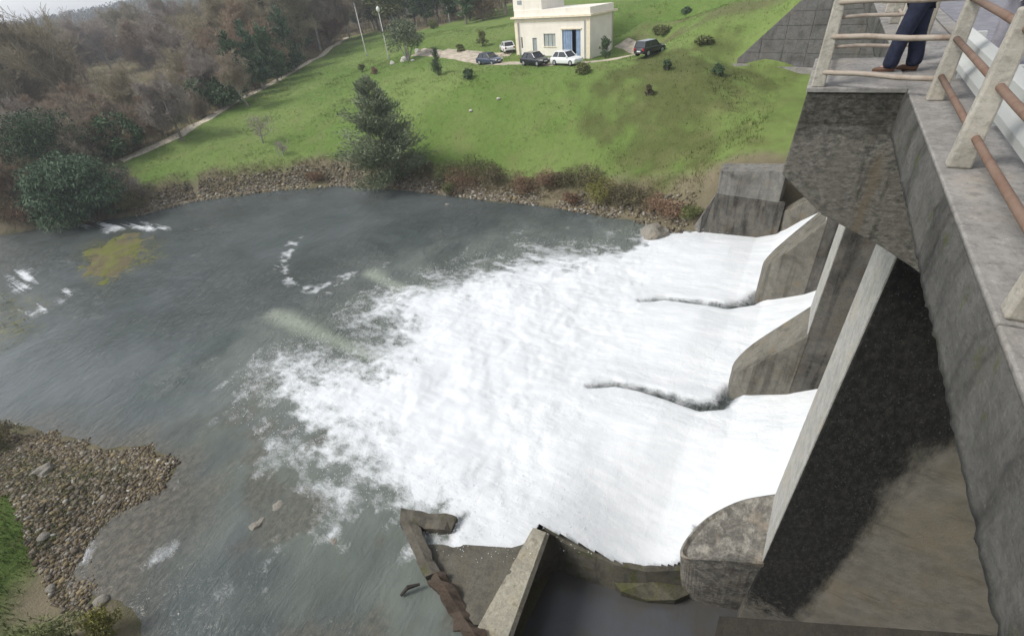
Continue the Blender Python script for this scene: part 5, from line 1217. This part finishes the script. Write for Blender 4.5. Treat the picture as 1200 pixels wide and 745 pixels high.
# ------------------------------------------------------------------ pump house, cars, lamps
n = NT("cream_render", 0.88, 0.2)
cc = n.mix(n.step(n.noise(0.7, 5), 0.3, 0.7), (0.76, 0.705, 0.62), (0.83, 0.78, 0.69))
cc = n.mix(n.step(n.noise(1.1, 6, n.pos((1.4, 1.4, 0.22)), rough=0.7), 0.52, 0.75, 0, 0.4), cc, (0.52, 0.47, 0.39))
cc = n.mix(n.step(n.noise(5, 4), 0.6, 0.75, 0, 0.25), cc, (0.6, 0.56, 0.48)); n.color(cc); M_WALLW = n.m
M_TRIM = plain("warm_trim", (0.74, 0.655, 0.50), 0.8, 0.08, 2.0)
M_BLUE = plain("blue_grey_paint", (0.24, 0.32, 0.46), 0.5, 0.12, 2.0)
M_INSIDE = plain("dark_interior", (0.02, 0.022, 0.03), 0.9, 0.1)
M_GLASS = NT("window_glass", 0.08, 0.6).color((0.10, 0.115, 0.12)).m
M_GREY = plain("grey_paint", (0.30, 0.32, 0.34), 0.6, 0.1)
bl = np.array([69.35, 40.4]); br = bl + np.array([-4.45, -16.5]) * 0.80; bu = (br - bl) / np.linalg.norm(br - bl); bv = np.array([-bu[1], bu[0]])
if bv[0] < 0: bv = -bv
BL_ = float(np.linalg.norm(br - bl)); bz0 = 8.3
ang = math.atan2(bu[1], bu[0]); MBLD = Matrix(((bu[0], bv[0], 0, bl[0]), (bu[1], bv[1], 0, bl[1]), (0, 0, 1, bz0), (0, 0, 0, 1)))
t = thing("pump_house", (bl[0], bl[1], bz0), "cream flat-roofed building with tall tower and blue double door above the lawn", "building")
org = (bl[0], bl[1], bz0)
def bb(name, lo, hi, m_, par=None, bev=0.0):
    return MB().box(lo, hi, MBLD).build(name, m_, par or t, org, bevel=bev)
# front wall in pieces round its openings (y = 0 faces the lawn)
OPEN = [(3.3, 4.15, 0.35, 2.5), (5.5, 7.7, 1.45, 3.0), (8.9, 12.1, 0.35, 3.45), (1.0, 1.3, 1.2, 2.6)]
m = MB(); xs = sorted(set([0.0, BL_] + [o_[0] for o_ in OPEN] + [o_[1] for o_ in OPEN]))
for a, b_ in zip(xs[:-1], xs[1:]):
    cut = [o_ for o_ in OPEN if o_[0] <= a + 1e-6 and o_[1] >= b_ - 1e-6]; z0 = -1.0
    if cut: m.box((a, 0, -1.0), (b_, 0.3, cut[0][2]), MBLD); m.box((a, 0, cut[0][3]), (b_, 0.3, 4.9), MBLD)
    else: m.box((a, 0, -1.0), (b_, 0.3, 4.9), MBLD)
m.box((0, 0.3, -1), (0.3, 5, 4.9), MBLD); m.box((BL_ - 0.3, 0.3, -1), (BL_, 5, 4.9), MBLD); m.box((0, 4.7, -1), (BL_, 5, 4.9), MBLD)
m.build("wall", M_WALLW, t, org)
bb("interior", (0.3, 1.2, -0.9), (BL_ - 0.3, 1.3, 4.88), M_INSIDE)
bb("cornice", (-0.45, -0.45, 4.902), (BL_ + 0.45, 5.4, 5.12), M_TRIM)
bb("parapet", (-0.02, -0.02, 5.122), (BL_ + 0.02, 5.02, 5.85), M_WALLW)
bb("string_course", (-0.05, -0.06, 4.45), (BL_ + 0.05, -0.002, 4.6), M_TRIM)
for a in (-0.06, BL_ - 0.55): bb("pilaster", (a, -0.09, -1.0), (a + 0.6, -0.002, 4.44), M_TRIM)
bb("plinth", (0.55, -0.05, -1.0), (8.6, -0.001, 0.3), M_GREY)
tw = bb("tower", (-0.2, 0.1, 5.852), (5.3, 4.9, 15.5), M_WALLW); bb("tower_cornice", (-0.6, 0.2, 15.502), (5.6, 5.3, 15.8), M_TRIM)
for zz in (6.6, 8.3, 11.0): bb("vent", (0.7, 0.04, zz), (1.5, 0.11, zz + 0.45), M_GREY)
d_ = bb("door", (8.95, 0.1, 0.36), (10.55, 0.18, 3.42), M_BLUE)
for k in range(4): bb("door_rib", (9.0 + k * 0.4, 0.06, 0.45), (9.05 + k * 0.4, 0.1, 3.35), M_BLUE, d_)
d_ = bb("door", (11.25, 0.1, 0.36), (12.06, 0.18, 3.42), M_BLUE)
for k in range(2): bb("door_rib", (11.32 + k * 0.4, 0.06, 0.45), (11.37 + k * 0.4, 0.1, 3.35), M_BLUE, d_)
bb("side_door", (3.33, 0.12, 0.36), (4.12, 0.18, 2.47), M_GREY)
wdw = bb("window", (5.52, 0.14, 1.47), (7.68, 0.17, 2.98), NT("frosted_glass", 0.25, 0.5).color((0.36, 0.39, 0.37)).m)
for a in (5.5, 6.2, 6.93, 7.64): bb("window_frame", (a, 0.08, 1.45), (a + 0.06, 0.14, 3.0), M_GREY, wdw)
bb("narrow_window", (1.02, 0.14, 1.22), (1.28, 0.17, 2.58), M_GLASS)
for a in (0.75, BL_ - 0.8): MB().tube([tuple(MBLD @ Vector((a, -0.12, 4.4))), tuple(MBLD @ Vector((a, -0.12, -0.3)))], 0.06, 8).build("downpipe", M_GREY, t, org)
MB().box((8.7, -0.10, 3.46), (12.3, 0.0, 3.62), MBLD).build("lintel", M_TRIM, t, org)
bb("window_sill", (5.4, -0.1, 1.37), (7.8, 0.0, 1.448), M_TRIM)

M_TYRE = plain("tyre_rubber", (0.02, 0.02, 0.021), 0.8); M_RIM = plain("alloy_rim", (0.5, 0.5, 0.52), 0.35, metal=0.6)
M_CGL = NT("car_glass", 0.06, 0.6).color((0.025, 0.03, 0.035)).m; M_LAMP = plain("lamp_lens", (0.75, 0.76, 0.74), 0.15); M_TAIL = plain("tail_lens", (0.35, 0.02, 0.015), 0.2); M_PLATE = plain("plate_white", (0.75, 0.75, 0.72), 0.5)
def car(loc, heading, paint, label, Ln=4.1, Wd=1.72, H=1.46, suv=False):
    t = thing("parked_car", loc, label, "car", "cars parked round the pump house", heading)
    h0 = 0.30 if suv else 0.22; belt = H * 0.60; hl = Ln / 2
    side = [(-hl, h0 + 0.12), (-hl + 0.12, h0), (hl - 0.15, h0), (hl, h0 + 0.14), (hl - 0.02, belt * 0.78), (hl - 0.25, belt * 0.88), (hl * 0.42, belt), (-hl + 0.22, belt + 0.02), (-hl + 0.02, belt * 0.92)]
    def loft(pr, yw):
        k = len(pr); m = MB(); vs = []
        for y_, sc_ in yw:
            for a, b_ in pr: vs.append((a * sc_, y_, b_))
        fs_ = [tuple(range(k)), tuple((len(yw) - 1) * k + j for j in reversed(range(k)))]
        for r_ in range(len(yw) - 1):
            for j in range(k): fs_.append((r_ * k + j, (r_ + 1) * k + j, (r_ + 1) * k + (j + 1) % k, r_ * k + (j + 1) % k))
        return m.add(vs, fs_)
    w2 = Wd / 2
    loft(side, [(-w2, 0.965), (-w2 * 0.8, 1.0), (w2 * 0.8, 1.0), (w2, 0.965)]).build("body", paint, t, bevel=0.07, smooth=True)
    back = -hl + (0.12 if suv else 0.35)
    cab = [(back - 0.02, belt - 0.02), (hl * 0.44, belt - 0.02), (hl * 0.12, H - 0.05), (back + (0.18 if suv else 0.45), H - 0.05)]
    m = MB(); vs = [(a, -w2 * 0.93 if b_ < H - 0.1 else -w2 * 0.76, b_) for a, b_ in cab] + [(a, w2 * 0.93 if b_ < H - 0.1 else w2 * 0.76, b_) for a, b_ in cab]
    m.add(vs, [(0, 1, 2, 3), (7, 6, 5, 4), (0, 4, 5, 1), (1, 5, 6, 2), (2, 6, 7, 3), (3, 7, 4, 0)]); m.build("windows", M_CGL, t, bevel=0.03)
    r0_, r1_ = cab[3][0], cab[2][0]
    MB().box((r0_ - 0.06, -w2 * 0.79, H - 0.07), (r1_ + 0.06, w2 * 0.79, H)).build("roof", paint, t, bevel=0.04)
    for s_ in (-1, 1):
        for (a, b_) in ((cab[1], cab[2]), (cab[0], cab[3])):
            MB().tube([(a[0], s_ * w2 * 0.93, a[1]), (b_[0], s_ * w2 * 0.77, b_[1])], 0.05, 6).build("pillar", paint, t)
        MB().tube([((r0_ + r1_) / 2 - 0.2, s_ * w2 * 0.945, belt), ((r0_ + r1_) / 2 - 0.1, s_ * w2 * 0.78, H - 0.06)], 0.05, 6).build("pillar", paint, t)
        MB().box((hl - 0.2, s_ * w2 * 0.72 - 0.17, belt * 0.66), (hl + 0.005, s_ * w2 * 0.72 + 0.17, belt * 0.83)).build("headlight", M_LAMP, t, bevel=0.04)
        MB().box((-hl - 0.012, s_ * w2 * 0.78 - 0.13, belt * 0.68), (-hl + 0.1, s_ * w2 * 0.78 + 0.13, belt * 0.95)).build("tail_light", M_TAIL, t, bevel=0.03)
        MB().box((hl * 0.36, s_ * (w2 + 0.09) - 0.09, belt), (hl * 0.36 + 0.12, s_ * (w2 + 0.09) + 0.09, belt + 0.13)).build("mirror", paint, t, bevel=0.03)
        for a in (-hl * 0.62, hl * 0.64):
            wr = 0.36 if suv else 0.31; wh = MB().tube([(a, s_ * (w2 - 0.2), wr), (a, s_ * (w2 + 0.015), wr)], wr, 18).build("wheel", M_TYRE, t)
            MB().tube([(a, s_ * (w2 + 0.0), wr), (a, s_ * (w2 + 0.03), wr)], wr * 0.6, 12).build("rim", M_RIM, wh)
    for e in (-1, 1): MB().box((e * hl - 0.012 + (0.0 if e < 0 else 0.0), -0.26, h0 + 0.22), (e * hl + 0.012, 0.26, h0 + 0.34)).build("number_plate", M_PLATE, t)
    MB().box((-hl - 0.03, -w2 * 0.85, h0 + 0.03), (-hl + 0.1, w2 * 0.85, h0 + 0.17)).build("bumper", M_DARKM, t, bevel=0.03)
    return t
def paint(name, c_): n = NT(name, 0.28, 0.5); n.color(c_); n.b.inputs['Coat Weight'].default_value = 0.6; return n.m
P_W = paint("white_paint", (0.80, 0.80, 0.79)); P_B = paint("dark_blue_paint", (0.045, 0.06, 0.10)); P_K = paint("black_paint", (0.018, 0.02, 0.026))
def car_at(px, py, head, *a, **k): b = hit(px, py); b[2] = gh(b[0], b[1]) + 0.03; return car(tuple(b), head, *a, **k)
hd = ang        # nose towards the right end of the building
car_at(574, 76, hd + 0.05, P_B, "dark blue car parked side-on, leftmost in the front row", Ln=4.0)
car_at(627, 77, hd - 0.05, P_K, "black car in the middle of the front row", Ln=3.9)
car_at(664, 77, hd + 0.0, P_W, "white hatchback in front of the blue double door", Ln=4.0, H=1.5)
car_at(595, 62, hd + 2.6, P_W, "small white car parked behind the row at the building's left corner", Ln=3.7)
car_at(761, 65, math.atan2(-5.5, 8) + 0.2, P_K, "black off-roader parked on its own beside the rough slope", Ln=3.8, Wd=1.6, H=1.55, suv=True)

M_LAMPW = plain("lamp_white", (0.82, 0.82, 0.80), 0.4); M_POLE = plain("pole_pale", (0.52, 0.50, 0.46), 0.6)
def lamp(px, by, ty, lb, head=True):
    b = hit(px, by); h = height_for(b, ty); t = thing("street_lamp" if head else "pole", tuple(b), lb, "lamp" if head else "pole")
    MB().tube([(0, 0, -0.3), (0, 0, 0.6), (0, 0, h)], [0.14, 0.10, 0.07], 8).build("pole", M_POLE, t, smooth=True)
    MB().tube([(0, 0, -0.1), (0, 0, 0.12)], 0.22, 10).build("base", M_GREY, t)
    if head:
        prof = [(0.1, 0.0), (0.24, 0.12), (0.30, 0.4), (0.26, 0.62), (0.12, 0.8), (0.03, 0.9)]
        MB().tube([(0, 0, h + p[1] - 0.05) for p in prof], [p[0] for p in prof], 12).build("lamp_shade", M_LAMPW, t, smooth=True)
        MB().tube([(0, 0, h - 0.2), (0, 0, h)], 0.12, 10).build("collar", M_GREY, t)
    else: MB().tube([(0, 0, h - 0.5), (0, 0, h + 0.02)], 0.10, 8).build("cap", M_GREY, t)
lamp(430, 66, 4, "plain pale pole without a lamp at the edge of the wood", False)
lamp(456, 70, 14, "white-headed street lamp left of the big round tree")
lamp(527, 27, 12, "white-headed street lamp on the meadow in front of the dark wood")

# ------------------------------------------------------------------ people on the bridge
M_SKIN = plain("skin", (0.55, 0.36, 0.27), 0.55, 0.05); M_NAVY = plain("navy_cloth", (0.018, 0.022, 0.042), 0.9, 0.25, 14, bump=0.5); M_JACK = plain("dark_jacket", (0.022, 0.026, 0.036), 0.8, 0.2, 10, bump=0.5)
M_GREYT = plain("grey_trousers", (0.27, 0.26, 0.29), 0.85, 0.12, 10, bump=0.4); M_SHOE = plain("brown_shoe", (0.10, 0.05, 0.03), 0.5); M_HAIR = plain("dark_hair", (0.03, 0.022, 0.018), 0.6)
def skin_mesh(name, verts, edges, radii, m_, parent, root=0, sub=2):
    me = bpy.data.meshes.new(name); me.from_pydata(verts, edges, []); me.materials.append(m_)
    o = bpy.data.objects.new(name, me); COL.objects.link(o); o.parent = parent
    md = o.modifiers.new("skin", 'SKIN'); md.use_smooth_shade = True
    for i, r_ in enumerate(radii):
        sv = me.skin_vertices[0].data[i]; sv.radius = (r_, r_) if not hasattr(r_, '__len__') else r_; sv.use_root = (i == root)
    s_ = o.modifiers.new("sub", 'SUBSURF'); s_.levels = sub; s_.render_levels = sub; return o
def person(loc, rz, label, m_tr, m_ja, stride=0.12, hands=((0.32, 0.20, 1.02), (0.32, -0.20, 1.02))):
    t = thing("person", loc, label, "person", None, rz)      # faces +x
    hp = [(0, 0.09, 0.92), (0, -0.09, 0.92)]; V = [(0, 0, 0.95), (0, 0, 1.15), (0.01, 0, 1.36), (0.02, 0, 1.47), (0.035, 0, 1.56), (0.04, 0, 1.66), (0.04, 0, 1.74)]
    Rd = [(0.15, 0.11), (0.14, 0.10), (0.17, 0.11), 0.07, 0.06, (0.085, 0.105), (0.07, 0.085)]; E_ = [(0, 1), (1, 2), (2, 3), (3, 4), (4, 5), (5, 6)]
    for s_, hnd in ((1, hands[0]), (-1, hands[1])):
        st = stride * s_; k = len(V)
        V += [(st * 0.1, 0.095 * s_, 0.88), (st * 0.55 + 0.02, 0.10 * s_, 0.49), (st, 0.105 * s_, 0.09), (st + 0.15, 0.115 * s_, 0.045)]; Rd += [0.085, 0.058, 0.042, (0.04, 0.03)]; E_ += [(0, k), (k, k + 1), (k + 1, k + 2), (k + 2, k + 3)]
        a = len(V); sh = (0.0, 0.19 * s_, 1.40); el_ = (hnd[0] * 0.35 - 0.05, 0.25 * s_, 1.14); wr_ = (hnd[0] - 0.06, hnd[1], hnd[2] + 0.03)
        V += [sh, el_, wr_, (hnd[0], hnd[1], hnd[2] + 0.015)]; Rd += [0.062, 0.042, 0.028, (0.04, 0.02)]; E_ += [(2, a), (a, a + 1), (a + 1, a + 2), (a + 2, a + 3)]
        for f_ in range(4):
            oy = (f_ - 1.5) * 0.021; fl = [0.055, 0.07, 0.075, 0.06][f_]; b_ = len(V)
            V += [(hnd[0] + 0.045, hnd[1] + oy, hnd[2] + 0.02), (hnd[0] + 0.045 + fl * 0.5, hnd[1] + oy, hnd[2] + 0.005), (hnd[0] + 0.04 + fl * 0.55, hnd[1] + oy, hnd[2] - 0.035)]; Rd += [0.010, 0.009, 0.008]; E_ += [(a + 3, b_), (b_, b_ + 1), (b_ + 1, b_ + 2)]
        b_ = len(V); V += [(hnd[0] + 0.0, hnd[1] - 0.045 * s_, hnd[2] + 0.0), (hnd[0] + 0.035, hnd[1] - 0.06 * s_, hnd[2] - 0.025)]; Rd += [0.012, 0.009]; E_ += [(a + 3, b_), (b_, b_ + 1)]
    body = skin_mesh("body", V, E_, Rd, M_SKIN, t)
    MB().tube([(0.12, 0, 1.70), (0.15, 0, 1.66), (0.145, 0, 1.645)], [0.008, 0.016, 0.012], 8).build("nose", M_SKIN, t, smooth=True)
    for s_ in (-1, 1):
        MB().tube([(0.112, 0.034 * s_, 1.70), (0.128, 0.034 * s_, 1.70)], [0.012, 0.008], 8).build("eye", M_DARKM, t)
        MB().tube([(0.03, 0.095 * s_, 1.645), (0.035, 0.105 * s_, 1.675), (0.03, 0.098 * s_, 1.70)], [0.01, 0.015, 0.012], 8).build("ear", M_SKIN, t, smooth=True)
    MB().tube([(0.118, -0.025, 1.605), (0.126, 0, 1.605), (0.118, 0.025, 1.605)], 0.006, 6).build("mouth", plain("lips", (0.4, 0.18, 0.15)), t)
    bm = bmesh.new(); bmesh.ops.create_uvsphere(bm, u_segments=18, v_segments=12, radius=1); 
    for v in bm.verts:
        v.co = Vector((v.co.x * 0.108 + 0.025, v.co.y * 0.102, v.co.z * 0.115 + 1.715))
        if v.co.z < 1.72 and v.co.x > 0.06: v.co.x = 0.06
    me = bpy.data.meshes.new("hair"); bm.to_mesh(me); bm.free(); me.materials.append(M_HAIR); put("hair", me, t)
    # trousers: two legs from one waist, a little wider than the body
    V = [(0, 0, 1.0)]; Rd = [(0.165, 0.135)]; E_ = []
    for s_ in (1, -1):
        st = stride * s_; k = len(V); V += [(st * 0.1, 0.10 * s_, 0.86), (st * 0.55 + 0.02, 0.105 * s_, 0.49), (st, 0.108 * s_, 0.2), (st, 0.108 * s_, 0.05)]; Rd += [0.125, 0.108, 0.105, 0.115]; E_ += [(0, k), (k, k + 1), (k + 1, k + 2), (k + 2, k + 3)]
    skin_mesh("trousers", V, E_, Rd, m_tr, t)
    V = [(0, 0, 0.86), (0, 0, 1.0), (0, 0, 1.18), (0.01, 0, 1.38), (0.015, 0, 1.47)]; Rd = [(0.20, 0.165), (0.20, 0.155), (0.19, 0.145), (0.19, 0.14), (0.10, 0.095)]; E_ = [(0, 1), (1, 2), (2, 3), (3, 4)]
    for s_, hnd in ((1, hands[0]), (-1, hands[1])):
        k = len(V); V += [(0.0, 0.20 * s_, 1.40), (hnd[0] * 0.35 - 0.05, 0.25 * s_, 1.14), (hnd[0] - 0.07, hnd[1], hnd[2] + 0.035)]; Rd += [0.082, 0.062, 0.046]; E_ += [(3, k), (k, k + 1), (k + 1, k + 2)]
    skin_mesh("jacket", V, E_, Rd, m_ja, t)
    for s_ in (1, -1):
        st = stride * s_; MB().tube([(st - 0.07, 0.107 * s_, 0.045), (st + 0.02, 0.107 * s_, 0.06), (st + 0.12, 0.112 * s_, 0.045), (st + 0.20, 0.116 * s_, 0.032)], [0.04, 0.052, 0.046, 0.028], 10).build("shoe", M_SHOE, t, smooth=True)
    return t
person((9.62, -0.98, 16.3), R(75), "person in navy trousers and dark jacket standing behind the platform railing", M_NAVY, M_JACK)
person((9.85, -2.12, 16.3), R(150), "person in grey trousers and dark jacket behind the guard rail", M_GREYT, M_JACK, 0.05)

# ------------------------------------------------------------------ thin winter haze over the valley
hz = bpy.data.materials.new("haze"); hz.use_nodes = True; ht = hz.node_tree; ht.nodes.clear()
ho = ht.nodes.new("ShaderNodeOutputMaterial"); hv = ht.nodes.new("ShaderNodeVolumePrincipled"); hv.inputs['Color'].default_value = (0.86, 0.90, 0.97, 1)
hv.inputs['Density'].default_value = 0.0006; hv.inputs['Anisotropy'].default_value = 0.2; ht.links.new(hv.outputs[0], ho.inputs['Volume'])
tag(MB().box((-500, -500, -8), (3300, 3300, 95)).build("haze", hz, None), kind='stuff')
